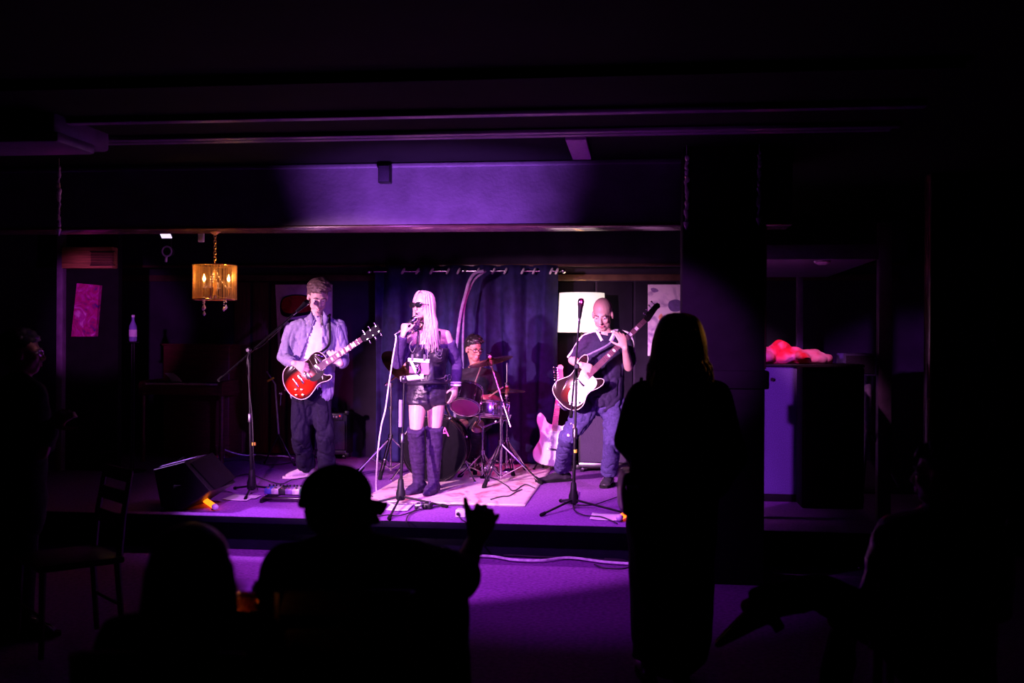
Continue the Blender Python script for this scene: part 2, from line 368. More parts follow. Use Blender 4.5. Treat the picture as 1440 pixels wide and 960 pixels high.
q2 = ony(166, 500, 9.72); struct('wall_partition', MB().bb((q.x, 9.72, .28), (q2.x, 9.79, 2.6)), M['black'])
# beam end up at the far left
a, b = ony(30, 222, 5.8), ony(130, 200, 5.8)
struct('trim_26', MB().bb((XL, 5.4, 2.66), (b.x, 6.0, 2.808), .02).bb((XL, 5.35, 2.60), (b.x+.05, 5.75, 2.66), .02), M['trim'])

# ================================================================== CURTAIN
cx0, cx1 = ony(527, 400, 10.9).x, ony(784, 400, 10.9).x
zr = ony(650, 381, 10.9).z
t = thing('curtain', 'long navy blue eyelet curtain hanging from a pole behind the drums', 'curtain', ((cx0+cx1)/2, 10.9, .29))
def cur(u, v):
    x = cx0+(cx1-cx0)*u
    ph = u*2*PI*6.2+noise.noise(V((u*5, v*.8, 3)))*1.2
    a = .065*(1-.35*v)+.02*noise.noise(V((u*14, v*1.5, 0)))
    return V((x+.03*math.sin(ph*1.7)*v, 10.9+a*math.sin(ph)+.02*noise.noise(V((u*30, v*3, 9))), zr+.06-(zr+.06-.295)*v))
MB().grid(cur, 260, 40).build('drape', M['curtain'], t, ang=180, solid=.006, keepnormals=True)
pairs = [(567, 587), (607, 630), (645, 672), (694, 711), (735, 751), (775, 783)]
for a, b in pairs:
    for px in (a, b):
        c = ony(px, 381, 10.84); MB().tube([c+V((math.cos(k*PI/8)*.012, math.sin(k*PI/8)*.026, math.sin(k*PI/8)*.006+math.cos(k*PI/8)*.024)) for k in range(16)], .011, closed=True, seg=6).build('eyelet', M['satin'], t)
t = thing('curtain_pole', 'metal curtain pole with ball finials under the bulkhead', 'curtain pole', (cx0, 10.9, zr))
MB().cyl((cx0-.05, 10.9, zr), (cx1+.05, 10.9, zr), .012).build('pole', M['chrome'], t)
for x in (cx0-.06, cx1+.06): MB().ell((x, 10.9, zr), .028).build('finial', M['chrome'], t)
for x in (cx0-.02, (cx0+cx1)/2, cx1+.02): MB().bb((x-.012, 10.885, zr-.01), (x+.012, 10.98, zr+.02), .003).build('bracket', M['blackmetal'], t)
# two thick cables looped down in front of the curtain
d = 10.6
pts = [W(680, 381, d), W(668, 384, d), W(660, 395, d), W(655, 412, d), W(648, 440, d), W(643, 478, d), W(640, 520, d), W(640, 590, d), W(642, 646, d)]
prop(MB().tube(cr(pts, 6), .016).build('hanging_cable', M['purplebox']), 'thick cable hanging from the curtain pole, left one of two', 'cable', 'cables in front of the curtain')
d = 10.65
pts = [W(683, 381, d), W(668, 392, d), W(659, 410, d), W(653, 432, d), W(651, 470, d), W(651, 510, d), W(652, 580, d), W(654, 644, d)]
prop(MB().tube(cr(pts, 6), .011).build('hanging_cable', M['purplebox']), 'thinner cable hanging from the curtain pole, right one of two', 'cable', 'cables in front of the curtain')

# ================================================================== PICTURES ON THE WALLS
def canvas(name, label, pts, Y, m, thick=.04, group=None):
    c = [ony(px, py, Y) for px, py in pts]; o = sum(c, V())/4
    t = thing(name, label, 'painting', (o.x, Y+thick, min(p.z for p in c)), group)
    b = MB(); f = [b.bm.verts.new(p) for p in c]; r = [b.bm.verts.new(p+V((0, thick, 0))) for p in c]
    b.bm.faces.new(f); b.bm.faces.new(r[::-1])
    for k in range(4): b.bm.faces.new((f[k], f[(k+1) % 4], r[(k+1) % 4], r[k]))
    b.build('canvas', m, t, smooth=False); return t
Yp = YB-.08
m_wash = art('pale_pink_wash', [(.62, .42, .50), (.80, .62, .66), (.78, .58, .62)], 5)
t = canvas('wall_painting', 'pale canvas with a dark red rounded shape, behind the left guitarist', [(387, 400), (466, 400), (466, 503), (392, 503)], Yp, m_wash, group='paintings on the walls')
def blob(pts, Y, th=.006):
    b = MB(); c = [ony(px, py, Y) for px, py in pts]; c = cr(c, 5, True)
    b.prism([(p.x, p.z) for p in c], -th, 0, Matrix(((1, 0, 0, 0), (0, 0, 1, Y), (0, 1, 0, 0), (0, 0, 0, 1)))); return b
blob([(394, 428), (399, 418), (412, 414), (430, 415), (444, 420), (448, 432), (440, 440), (424, 444), (407, 446), (396, 442)], Yp-.001).build('black_patch', M['black'], t)
blob([(396, 427), (401, 419), (414, 415.5), (430, 417), (441, 422), (444, 430), (436, 437), (420, 440), (404, 440), (397, 435)], Yp-.007).build('red_patch', art('deep_red_paint', [(.12, .005, .01), (.38, .01, .015), (.2, .005, .01)], 9), t)
blob([(396, 459), (400, 457), (399, 465), (402, 472), (397, 478), (394, 470)], Yp-.001).build('black_brush_mark', M['black'], t)
blob([(403, 451), (412, 449), (421, 452), (413, 456)], Yp-.001).build('black_brush_mark', M['black'], t)
t = canvas('wall_painting', 'pale lilac abstract canvas beside the pillar, behind the bass player', [(911, 400), (958, 400), (958, 500), (911, 500)], Yp, art('lilac_abstract', [(.25, .12, .35), (.75, .58, .75), (.82, .66, .8)], 4.5), group='paintings on the walls')
blob([(941, 424), (950, 421), (957, 424), (957, 436), (946, 438), (940, 432)], Yp-.001).build('violet_patch', mat('dark_violet_paint', (.10, .04, .22), .6), t)
blob([(915, 406), (921, 405), (926, 409), (919, 411)], Yp-.001).build('violet_patch', mat('grey_violet_paint', (.25, .12, .4), .6), t)
blob([(926, 445), (930, 441), (932, 446), (928, 450)], Yp-.001).build('orange_mark', mat('orange_paint', (.8, .3, .2), .6), t)
canvas('wall_painting', 'narrow magenta abstract canvas hanging tilted on the left', [(108, 398), (140, 401), (134, 473), (100, 473)], 9.66, art('magenta_abstract', [(.06, .02, .30), (.55, .01, .18), (.62, .03, .42), (.9, .35, .75)], 7, 6, 2.5), .05, group='paintings on the walls')

# ================================================================== LAMP WITH GLOWING SHADE
Yl = 11.05
a, b = ony(784, 467, Yl), ony(852, 412, Yl); c = V(((a.x+b.x)/2, Yl+.02, 0)); R0 = (b.x-a.x)/2
t = thing('floor_lamp', 'floor lamp with a wide glowing white shade behind the bass player', 'lamp', (c.x, c.y, .28))
b_ = MB().lathe([(R0, a.z), (R0*.93, b.z)], (c.x, c.y, 0), seg=40)
bm = b_.bm; bm.faces.ensure_lookup_table(); bmesh.ops.delete(bm, geom=[f for f in bm.faces if len(f.verts) > 4], context='FACES_ONLY')
b_.build('lamp_shade', M['shade'], t, solid=.004, keepnormals=True)
MB().cyl((c.x, c.y, .3), (c.x, c.y, b.z-.05), .012).build('pole', M['blackmetal'], t)
MB().lathe([(.13, 0), (.13, .015), (.03, .03), (.012, .06)], (c.x, c.y, .28)).build('base', M['blackmetal'], t)
MB().lathe([(.012, 0), (.03, .03), (.032, .07), (.018, .1)], (c.x, c.y, a.z+.08)).build('light_bulb', M['bulb'], t)
point('lamp_light', (c.x, c.y, b.z+.04), .9, (1, .42, .12))
point('lamp_light', (c.x, c.y-.02, a.z-.04), .5, (1, .42, .12))

# ================================================================== CHANDELIER
cc = ony(302, 396, 7.56); zt, zb_ = ony(302, 373, 7.56).z, ony(302, 421, 7.56).z; Rc = .158
t = thing('chandelier', 'small crystal chandelier inside a sheer drum shade, hung from the beam', 'chandelier', (cc.x, cc.y, zb_-.12))
b = MB()
for k in range(104):
    a = 2*PI*k/104+random.uniform(-.012, .012); x, y = cc.x+Rc*math.cos(a), cc.y+Rc*math.sin(a)
    b.cyl((x, y, zb_), (x, y, zt), random.choice((.0016, .0022, .0028)), seg=4)
b.build('thread_shade', M['thread'], t)
for z in (zt, zb_):
    MB().tube([(cc.x+Rc*math.cos(k*PI/24), cc.y+Rc*math.sin(k*PI/24), z) for k in range(48)], .005, closed=True, seg=6).build('shade_ring', M['gold'], t)
b = MB()
for k in range(3): b.cyl((cc.x, cc.y, zt), (cc.x+Rc*math.cos(k*2.094), cc.y+Rc*math.sin(k*2.094), zt), .003, seg=6)
b.build('shade_spider', M['gold'], t)
MB().lathe([(.008, zb_), (.022, zb_+.03), (.010, zb_+.06), (.02, zb_+.10), (.008, zb_+.15), (.016, zb_+.2), (.006, zt+.02)], (cc.x, cc.y, 0), seg=14).build('stem', M['gold'], t)
def links(mb, a, b, n, r=.012, th=.0028):
    a, b = V(a), V(b)
    for i in range(n):
        c = a.lerp(b, (i+.5)/n); L = (b-a).length/n*.68; ax = V((1, 0, 0)) if i % 2 else V((0, 1, 0))
        mb.tube([c+ax*r*math.cos(q*PI/5)+V((0, 0, L*math.sin(q*PI/5))) for q in range(10)], th, closed=True, seg=5)
b = MB(); links(b, (cc.x, cc.y, zt+.02), (cc.x, cc.y, 2.345), 11, .011); b.build('chain', M['gold'], t)
MB().lathe([(.045, 2.352), (.045, 2.345), (.012, 2.325)], (cc.x, cc.y, 0)).build('ceiling_rose', M['gold'], t)
def beads(mb, pts, r, n):
    P = cr(pts, 12); 
    for i in range(n):
        mb.ell(P[int(i*(len(P)-1)/(n-1))], r, seg=8)
for k, (dx, dy) in enumerate(((-.05, -.075), (.115, -.02), (-.02, .10), (.01, -.11))):
    tip = V((cc.x+dx, cc.y+dy, zb_+.09)); base = V((cc.x, cc.y, zb_+.04))
    arm = MB().tube(cr([base, base+V((dx*.5, dy*.5, -.03)), V((cc.x+dx, cc.y+dy, zb_+.02)), tip], 5), .006, seg=6).build('candle_arm', M['gold'], t)
    MB().lathe([(.005, 0), (.02, .006), (.022, .012), (.009, .014), (.009, .05), (.004, .052)], tip-V((0, 0, .01)), seg=12).build('candle_cup', M['ivory'], arm)
    if k < 2: MB().lathe([(.004, 0), (.011, .012), (.009, .026), (.001, .05)], tip+V((0, 0, .042)), seg=10).build('candle_bulb', M['bulb'], arm)
    b = MB(); top = V((cc.x, cc.y, zt-.02)); beads(b, [top, top.lerp(tip, .5)+V((0, 0, -.03)), tip-V((0, 0, .02))], .0055, 15); b.build('bead_swag', M['crystal'], t)
for dx, dy, L in ((-.055, -.08, .06), (-.025, -.13, .10), (.10, -.03, .05), (.03, .1, .06), (-.1, .05, .05)):
    b = MB(); o = V((cc.x+dx, cc.y+dy, zb_+.01))
    for i in range(int(L/.014)): b.ell(o-V((0, 0, .014*i)), .006, seg=8)
    e = o-V((0, 0, L+.012)); b.lathe([(.001, .016), (.010, 0), (.013, -.01), (.001, -.024)], e, seg=8); b.build('crystal_drop', M['crystal'], t)
for dx, dy in ((-.05, -.085), (.115, -.035)): point('candle_light', (cc.x+dx, cc.y+dy, zb_+.165), 2.4, (1, .42, .09), .012)

# ================================================================== BEAD STRANDS, FIXTURES
for px, y0, y1, Y, lab in ((965.5, 222, 306, 6.9, 'crystal bead strand hanging in front of the pillar, left of its two'), (1067.5, 215, 300, 6.9, 'crystal bead strand hanging in front of the pillar, right of its two'), (83, 236, 316, 7.0, 'crystal bead strand hanging at the far left of the room')):
    a, b2 = ony(px, y0, Y), ony(px, y1, Y); b = MB(); n = 26
    for i in range(n):
        z = a.z+(b2.z-a.z)*i/(n-1); r = random.choice((.009, .012, .016)); b.ell((a.x+random.uniform(-.006, .006), Y, z), (r, r, r*1.3), seg=7)
    b.cyl((a.x, Y, b2.z), (a.x, Y, 2.809), .002, seg=5)
    b.lathe([(.001, .03), (.02, 0), (.014, -.02), (.001, -.05)], (a.x, Y, b2.z-.03), seg=8)
    prop(b.build('bead_strand', M['crystal']), lab, 'bead strand', 'hanging bead strands')
c = ony(540, 243, 7.3); t = thing('wall_speaker', 'small black box speaker mounted at the top of the lit beam', 'speaker', (c.x, YF, c.z-.07))
MB().bb((c.x-.045, YF-.10, c.z-.07), (c.x+.045, YF-.035, c.z+.06), .008).build('body', M['plastic'], t)
MB().bb((c.x-.037, YF-.106, c.z-.06), (c.x+.037, YF-.1005, c.z+.05), .002).build('grille', M['grille'], t)
MB().bb((c.x-.02, YF-.034, c.z-.02), (c.x+.02, YF-.001, c.z+.02)).build('bracket', M['blackmetal'], t)
c = ony(232, 325, 8.6); t = thing('ceiling_light', 'bright white square ceiling light panel left of the chandelier', 'ceiling light', (c.x, c.y, c.z))
R = Matrix.Rotation(-.75, 3, 'X')
MB().box(c, (.10, .14, .02), R, .004).build('housing', M['plastic'], t); MB().box(c+R @ V((0, 0, -.013)), (.09, .13, .006), R).build('diffuser', M['led'], t)
MB().cyl(c, (c.x, c.y+.03, 2.809), .012).build('stem', M['plastic'], t)
c = ony(238, 354, 9.4); t = thing('dome_camera', 'small ring faced dome camera below the white ceiling light', 'camera', (c.x, c.y, c.z))
MB().lathe([(.02, -.03), (.045, 0), (.045, .03), (.02, .05)], c, (.3, -1, -.2)).build('housing', M['plastic'], t)
MB().tube([c+V((.045*math.cos(k*PI/8), -.05, .045*math.sin(k*PI/8))) for k in range(16)], .008, closed=True, seg=6).build('bezel', M['clear'], t)
MB().tube([c+V((0, .03, 0)), c+V((-.05, .05, .0)), c+V((-.06, .06, -.09))], .012).build('bracket', M['clear'], t)
MB().cyl(c+V((0, .03, .02)), (c.x, c.y+.03, 2.809), .012).build('ceiling_stem', M['plastic'], t)
c = ony(283, 334, 8.3); t = thing('motion_sensor', 'little white box sensor to the left of the chandelier chain', 'sensor', (c.x, c.y, c.z))
MB().box(c, (.05, .03, .075), None, .008).build('body', M['clear'], t); MB().box(c+V((0, -.017, -.012)), (.036, .008, .03), None, .003).build('lens', M['ivory'], t)
MB().cyl(c, (c.x, c.y, 2.809), .008).build('stem', M['plastic'], t)
c = ony(1161, 362, 8.58); t = thing('ceiling_fitting', 'flat round ceiling fitting right of the pillar', 'ceiling fitting', (c.x, 8.7, c.z))
MB().lathe([(.05, -.012), (.065, 0), (.065, .012)], (c.x, 8.74, q0.z-.012)).build('body', M['clear'], t)
MB().lathe([(.03, -.02), (.045, -.012)], (c.x, 8.74, q0.z-.012)).build('lens', M['clear'], t)
# mirror edge on the right
pts = [ony(1414, 400, 8.0), ony(1408, 408, 8.0), ony(1408, 476, 8.0), ony(1412, 492, 8.0), ony(1418, 504, 8.0)]
t = thing('wall_mirror', 'dark mirror with a thin shiny angular rim at the right wall', 'mirror', (pts[0].x+.2, 8.15, pts[4].z))
full = pts+[V((2*(pts[0].x+.21)-p.x, p.y, p.z)) for p in reversed(pts)]; full = [V((p.x, 8.15, p.z)) for p in full]
MB().tube(full, .007, closed=True, seg=6).build('rim', M['chrome'], t)
MB().prism([(p.x, p.z) for p in full], -.006, 0, Matrix(((1, 0, 0, 0), (0, 0, 1, 8.165), (0, 1, 0, 0), (0, 0, 0, 1)))).build('glass', M['blacklac'], t)
for k in (2, 7): MB().cyl(full[k], full[k]+V((0, .05, 0)), .01, seg=8).build('wall_clip', M['blackmetal'], t)
# ================================================================== STAGE GEAR
SZ = .281
def on(px, py, z=SZ): return onz(px, py, z)
def frame(x, nrm, o):
    X = V(x).normalized(); Z = V(nrm); Z = (Z-X*Z.dot(X)).normalized(); Y = Z.cross(X)
    return Matrix(((X.x, Y.x, Z.x, o[0]), (X.y, Y.y, Z.y, o[1]), (X.z, Y.z, Z.z, o[2]), (0, 0, 0, 1)))
def microphone(name, label, tip, dr, group='vocal microphones', k=1.0):
    d = V(dr).normalized(); t = thing(name, label, 'microphone', tip+d*.17*k, group)
    MB().lathe([(.006*k, .0), (.020*k, .006*k), (.026*k, .022*k), (.0245*k, .04*k), (.0235*k, .05*k)], tip, d, 16).build('grille', M['chrome'], t)
    MB().lathe([(.0235*k, .05*k), (.024*k, .058*k), (.020*k, .066*k), (.0135*k, .16*k), (.011*k, .175*k)], tip, d, 16).build('handle', M['plastic'], t)
    MB().lathe([(.009*k, .175*k), (.009*k, .215*k), (.005*k, .23*k)], tip, d, 10).build('plug', M['chrome'], t); return t
def mic_stand(label, base, top, feet, boom=None, hubz=.10, group='microphone stands'):
    t = thing('microphone_stand', label, 'microphone stand', base, group); base = V(base); top = V(top)
    hub = base.lerp(top, hubz/(top.z-base.z)); mid = base.lerp(top, .52)
    MB().cyl(hub, mid, .0125, seg=12).build('lower_tube', M['blackmetal'], t)
    MB().cyl(mid, top, .009, seg=12).build('upper_tube', M['blackmetal'], t)
    MB().lathe([(.012, -.03), (.02, -.025), (.02, .04), (.013, .05)], mid, top-base, 14).build('clutch', M['steel'], t)
    MB().lathe([(.02, -.07), (.036, -.06), (.038, -.01), (.026, .03), (.022, .09), (.014, .1)], hub, seg=14).build('hub', M['plastic'], t)
    for f in feet:
        f = V(f); a = hub+V((0, 0, -.035)); f2 = f+V((0, 0, .012))
        l = MB().cyl(a, f2, .009, seg=8).build('leg', M['blackmetal'], t)
        MB().loft([f2.lerp(a, .10), f2], [.013, .014], seg=8).build('rubber_foot', M['rubber'], l)
    if boom:
        a, b = boom; MB().cyl(a, b, .0075, seg=10).build('boom_arm', M['blackmetal'], t)
        MB().ell(top, (.022, .022, .022)).cyl(top+V((0, -.03, 0)), top+V((0, .03, 0)), .014, seg=10).build('swivel', M['steel'], t)
        MB().cyl(a, V(a)+(V(a)-V(b)).normalized()*.05, .014, seg=10).build('counterweight', M['rubber'], t)
    return t
def along(a, b, d): return V(b)+(V(b)-V(a)).normalized()*d
# left guitarist's boom stand
base = on(354, 694); D = depth(base)
feet = [on(330, 688), on(345, 703), on(392, 689)]
top = W(350, 492, D); tail = W(313, 530, D-.22); head = W(417, 438, D+.42)
mic_stand('black boom microphone stand in front of the left guitarist', base, top, feet, (tail, head))
tip = along(tail, head, .17); microphone('microphone', 'microphone on the boom at the left guitarist\'s mouth', tip, head-tip)
prop(MB().tube(cr([head+V((-.01, -.02, -.02)), W(395, 462, D+.3), W(368, 486, D+.1), W(349, 500, D-.03), W(350, 540, D-.04), W(355, 590, D-.03), W(357, 650, D-.03), on(362, 688), on(374, 696)], 6), .0042, seg=6).build('microphone_cable', M['cable']), 'dark microphone cable down the left boom stand', 'cable', 'cables on the stage')
q = W(357, 624, D); prop(MB().cyl(q-V((0, 0, .012)), q+V((0, 0, .012)), .016).build('tape_band', M['yellow']), 'yellow tape band on the pole of the left boom stand', 'tape', 'yellow tape bands')
# singer's straight stand with clip-on tray
base = on(563, 709); D = depth(base)
feet = [on(522, 710), on(628, 714), on(547, 731)]
top = W(568.5, 533, D)
t = mic_stand('black straight microphone stand right in front of the singer', base, top, feet)
hb = W(596, 529, D); b = MB().cyl(top+V((-.03, 0, 0)), hb, .021, seg=14).build('grip_bar', M['clear'], t)
MB().ell(top, (.03, .03, .032)).build('swivel', M['steel'], t)
MB().cyl(W(563, 600, D), W(563.5, 562, D), .0145).build('label_sleeve', M['purplebox'], t)
t = thing('clip_tray', 'white clip-on tray holding two magenta cards, on the singer\'s stand', 'tray', W(588, 527, D))
x0, x1 = W(575, 506, D), W(603, 508, D)
def quad(name, px, m, parent, th=.004, dy=0):
    c = [W(a, b, D+dy) for a, b in px]; b = MB(); n = (CM.to_3x3() @ V((0, 0, 1)))*th
    f = [b.bm.verts.new(p+n) for p in c]; r = [b.bm.verts.new(p) for p in c]
    b.bm.faces.new(f); b.bm.faces.new(r[::-1])
    for k in range(len(c)): b.bm.faces.new((f[k], f[(k+1) % len(c)], r[(k+1) % len(c)], r[k]))
    return b.build(name, m, parent, smooth=False)
quad('back_plate', [(575, 505), (603, 505), (603, 526), (576, 526)], M['plastic'], t, .006, .012)
quad('top_bar', [(574, 503), (604, 505), (604, 510), (574, 508)], M['clear'], t, .02)
quad('card', [(592, 510), (603, 510), (603, 526), (592, 526)], M['magenta'], t, .004)
quad('card', [(576, 515), (583, 515), (583, 524), (576, 524)], M['magenta'], t, .004)
quad('folded_sheet', [(576, 508), (580, 508), (585, 517), (586, 525), (584, 525)], M['clear'], t, .006, -.006)
for px in (580, 597): quad('clip', [(px-1.6, 498), (px+1.6, 498), (px+1.6, 507), (px-1.6, 507)], M['chrome'], t, .012, -.012)
MB().tube(cr([W(587, 514, D-.02), W(589, 519, D-.04), W(586, 524, D-.03), W(590, 528, D-.02)], 6), .006, seg=6).build('gooseneck', M['chrome'], t)
MB().ell(W(587, 515, D-.02), .018).build('clamp_knob', M['chrome'], t)
MB().cyl(W(590, 525, D+.02), hb, .008, seg=8).build('mount_arm', M['plastic'], t)
# bass player's boom stand
base = on(806, 714); D = depth(base)
feet = [on(761, 726), on(882, 724), on(788, 706)]
top = W(811, 515, D); tail = W(803.5, 578, D-.16); head = W(815, 447, D+.17)
mic_stand('black boom microphone stand in front of the bass player', base, top, feet, (tail, head))
tip = along(tail, head, .17); microphone('microphone', 'upright microphone on the boom stand beside the bass player\'s head', tip, head-tip)
q = W(809, 634, D); prop(MB().cyl(q-V((0, 0, .012)), q+V((0, 0, .012)), .016).build('tape_band', M['yellow']), 'yellow tape band on the pole of the bass player\'s stand', 'tape', 'yellow tape bands')

# ---------------------------------------------------------------- guitars
def guitar(label, tail, head, nrm, L, outline, bodym, neckm, boardm, headm, guard=None, guardm=None, neck0=.40, nut=.80, hs='book', ntun=6, binding=None, wid=1, knobs=(), frets=16, pick=(), blocks=True, cat='guitar', strings=6):
    X = (V(head)-V(tail)); k = X.length/L; Mx = frame(X, nrm, tail) @ Matrix.Scale(k, 4)
    t = thing('electric_guitar' if cat == 'guitar' else 'bass_guitar', label, cat, None, 'guitars', Mx)
    ol = [(p.x, p.y*wid) for p in cr([V((a, b, 0)) for a, b in outline], 6, True)]
    MB().prism(ol, -.022, .022, inset=.006).build('body', bodym, t, local=True, ang=50)
    if binding:
        MB().tube([V((a, b, .0215)) for a, b in ol], .0032, closed=True, seg=6).build('binding', binding, t, local=True)
    if guard:
        MB().prism([(p.x, p.y*wid) for p in cr([V((a, b, 0)) for a, b in guard], 5, True)], .022, .0255).build('pickguard', guardm, t, local=True, ang=50)
    b = MB().prism([(neck0-.07, -.028), (nut, -.022), (nut, .022), (neck0-.07, .028)], .006, .027); b.build('neck', neckm, t, local=True)
    fb = MB().prism([(neck0-.05, -.0285), (nut, -.0225), (nut, .0225), (neck0-.05, .0285)], .0271, .034).build('fretboard', boardm, t, local=True, ang=30)
    sl = L*.64; br = nut-sl
    b = MB()
    for i in range(1, frets+6):
        x = nut-sl*(1-2**(-i/12))
        if x < neck0-.04: break
        b.bb((x-.0014, -.026, .034), (x+.0014, .026, .0362))
    b.build('frets', M['chrome'], t, local=True)
    if blocks:
        for i in (3, 5, 7, 9, 12, 15):
            x = nut-sl*(1-2**(-(i-.5)/12)); h = sl*2**(-i/12)*.030
            if x > neck0-.03: MB().bb((x-h*.5-.004, -.015, .0341), (x+h*.5+.004, .015, .0352)).build('inlay', M['pearl'], t, local=True)
    if hs == 'book': ho = [(nut, .022), (nut+.03, .036), (L-.02, .042), (L-.005, .028), (L-.014, 0), (L-.005, -.028), (L-.02, -.042), (nut+.03, -.036), (nut, -.022)]
    else: ho = [(nut, .022), (nut+.02, .027), (nut+.05, .038), (L-.04, .048), (L-.008, .04), (L, .012), (L-.02, -.012), (L-.05, -.008), (nut+.05, -.03), (nut+.02, -.036), (nut, -.024)]
    hd = MB().prism(ho, .008, .024, inset=.003).build('headstock', headm, t, local=True)
    for i in range(ntun):
        if hs == 'book': sd = 1 if i < ntun//2 else -1; x = nut+.05+(i % (ntun//2))*(L-nut-.08)/max(1, ntun//2-1); y = sd*.026
        else: sd = 1; x = nut+.04+i*(L-nut-.08)/(ntun-1); y = .02+.006*i*6/ntun
        MB().cyl((x, y, .02), (x, y, .036), .006, seg=8).cyl((x, y, .014), (x, y+sd*.03, .014), .003, seg=6).ell((x, y+sd*.036, .014), (.009, .011, .007), seg=8).build('tuner', M['chrome'], t, local=True)
    for x, w_, h_ in pick: MB().bb((x-w_/2, -h_/2, .022), (x+w_/2, h_/2, .033), .003).build('pickup', M['chrome'] if hs == 'book' else M['clear'], t, local=True)
    MB().bb((br-.012, -.045, .022), (br+.008, .045, .036), .003).build('bridge', M['chrome'], t, local=True)
    if hs == 'book': MB().bb((br-.065, -.045, .022), (br-.05, .045, .036), .004).build('tailpiece', M['chrome'], t, local=True)
    b = MB()
    for i in range(strings):
        y = (i-(strings-1)/2)*.0105*6/strings; b.cyl((br, y*.95, .0375), (nut, y*.62, .0372), .0009, seg=4)
    b.build('strings', M['chrome'], t, local=True)
    for x, y in knobs: MB().lathe([(.012, 0), (.011, .014), (.004, .016)], (x, y*wid, .022), seg=10).build('knob', M['gold'] if hs == 'book' else M['chrome'], t, local=True)
    for x, y in ((-.004, 0), (neck0-.03, .115)):
        MB().lathe([(.005, 0), (.004, .012), (.009, .016), (.004, .02)], (x, y*wid, 0), (-1, 0, 0) if x < 0 else (0, 1, 0), 8).build('strap_button', M['chrome'], t, local=True)
    return t, Mx
LP = [(0, 0), (.012, .075), (.06, .145), (.13, .165), (.20, .143), (.255, .12), (.30, .117), (.35, .135), (.40, .132), (.435, .095), (.445, .035), (.40, .03), (.40, -.028), (.365, -.035), (.352, -.062), (.37, -.092), (.402, -.112), (.395, -.135), (.35, -.138), (.30, -.122), (.255, -.122), (.20, -.145), (.13, -.165), (.06, -.145), (.012, -.075)]
ST = [(0, 0), (.006, .08), (.04, .145), (.11, .17), (.18, .148), (.25, .122), (.33, .135), (.41, .168), (.47, .17), (.50, .145), (.47, .105), (.42, .075), (.40, .03), (.39, -.03), (.405, -.075), (.44, -.11), (.445, -.14), (.41, -.158), (.35, -.15), (.28, -.124), (.22, -.13), (.15, -.165), (.08, -.165), (.025, -.12), (.003, -.06)]
camn = CM.to_3x3() @ V((0, 0, 1)); camu = V((0, 0, 1)); camr = CM.to_3x3() @ V((1, 0, 0))
gD = 9.35
lp, LPM = guitar('red sunburst electric guitar with cream binding played by the left guitarist', W(404, 547, gD), W(536, 460, gD-.08), camn+camu*.12, 1.0, LP, M['lesb'], M['gloss'], M['rose'], M['black'], [(.22, -.05), (.25, -.035), (.37, -.04), (.35, -.07), (.30, -.085), (.25, -.08)], M['blacklac'], binding=M['ivory'], knobs=((.07, -.05), (.05, -.095), (.115, -.08), (.10, -.125)), pick=((.34, .038, .075), (.225, .038, .075)))
bD = 8.92
bs, BSM = guitar('dark sunburst bass guitar with a white pickguard played by the right musician', W(788, 566, bD), W(929, 429, bD+.02), camn+camu*.05+camr*-.1, 1.34, ST, M['bassb'], M['maple'], M['rose'], M['blacklac'], [(.08, -.13), (.16, -.15), (.25, -.115), (.33, -.13), (.39, -.10), (.40, -.02), (.40, .04), (.36, .08), (.30, .055), (.22, .035), (.12, .01), (.06, -.06)], M['whitelac'], neck0=.41, nut=1.13, hs='inline', ntun=4, binding=M['ivory'], knobs=((.10, -.10), (.13, -.125), (.06, -.08)), pick=((.28, .03, .09), (.18, .028, .09)), strings=4, cat='bass guitar', frets=20)
base = on(777, 661); wD = depth(base)
wg, WGM = guitar('white electric guitar with a maple neck standing upright on the stage', W(773, 655, wD-.02), W(791, 513, wD+.17), camn+camu*.12, 1.0, ST, M['whitelac'], M['maple'], M['maple'], M['maple'], [(.12, -.11), (.22, -.10), (.33, -.12), (.39, -.09), (.40, .04), (.36, .09), (.28, .06), (.17, .02), (.11, -.04)], M['clear'], nut=.80, hs='inline', ntun=6, wid=1.06, knobs=((.12, -.08), (.15, -.1), (.18, -.11)), pick=((.33, .018, .07), (.26, .018, .07), (.18, .018, .075)), blocks=False)
t = thing('guitar_stand', 'black stand holding the upright white guitar', 'guitar stand', base, 'guitar stands')
o = base+V((0, .06, 0))
for a, bb_ in (((-.03, .02, .30), (-.18, -.10, .012)), ((.03, .02, .30), (.18, -.10, .012)), ((0, .05, .30), (0, .30, .012))):
    l = MB().cyl(o+V(a), o+V(bb_), .009, seg=8).build('leg', M['blackmetal'], t); MB().ell(o+V(bb_), .015, seg=8).build('rubber_foot', M['rubber'], l)
MB().cyl(o+V((0, .03, .28)), o+V((.03, .20, .72)), .009, seg=8).build('post', M['blackmetal'], t)
MB().lathe([(.02, -.04), (.024, -.02), (.024, .03), (.012, .05)], o+V((0, .035, .3)), seg=10).build('hub', M['plastic'], t)
for s in (-1, 1): MB().tube([o+V((s*.02, .03, .26)), o+V((s*.08, -.01, .10)), o+V((s*.09, -.10, .03)), o+V((s*.09, -.14, .06))], .008).build('cradle_arm', M['rubber'], t)
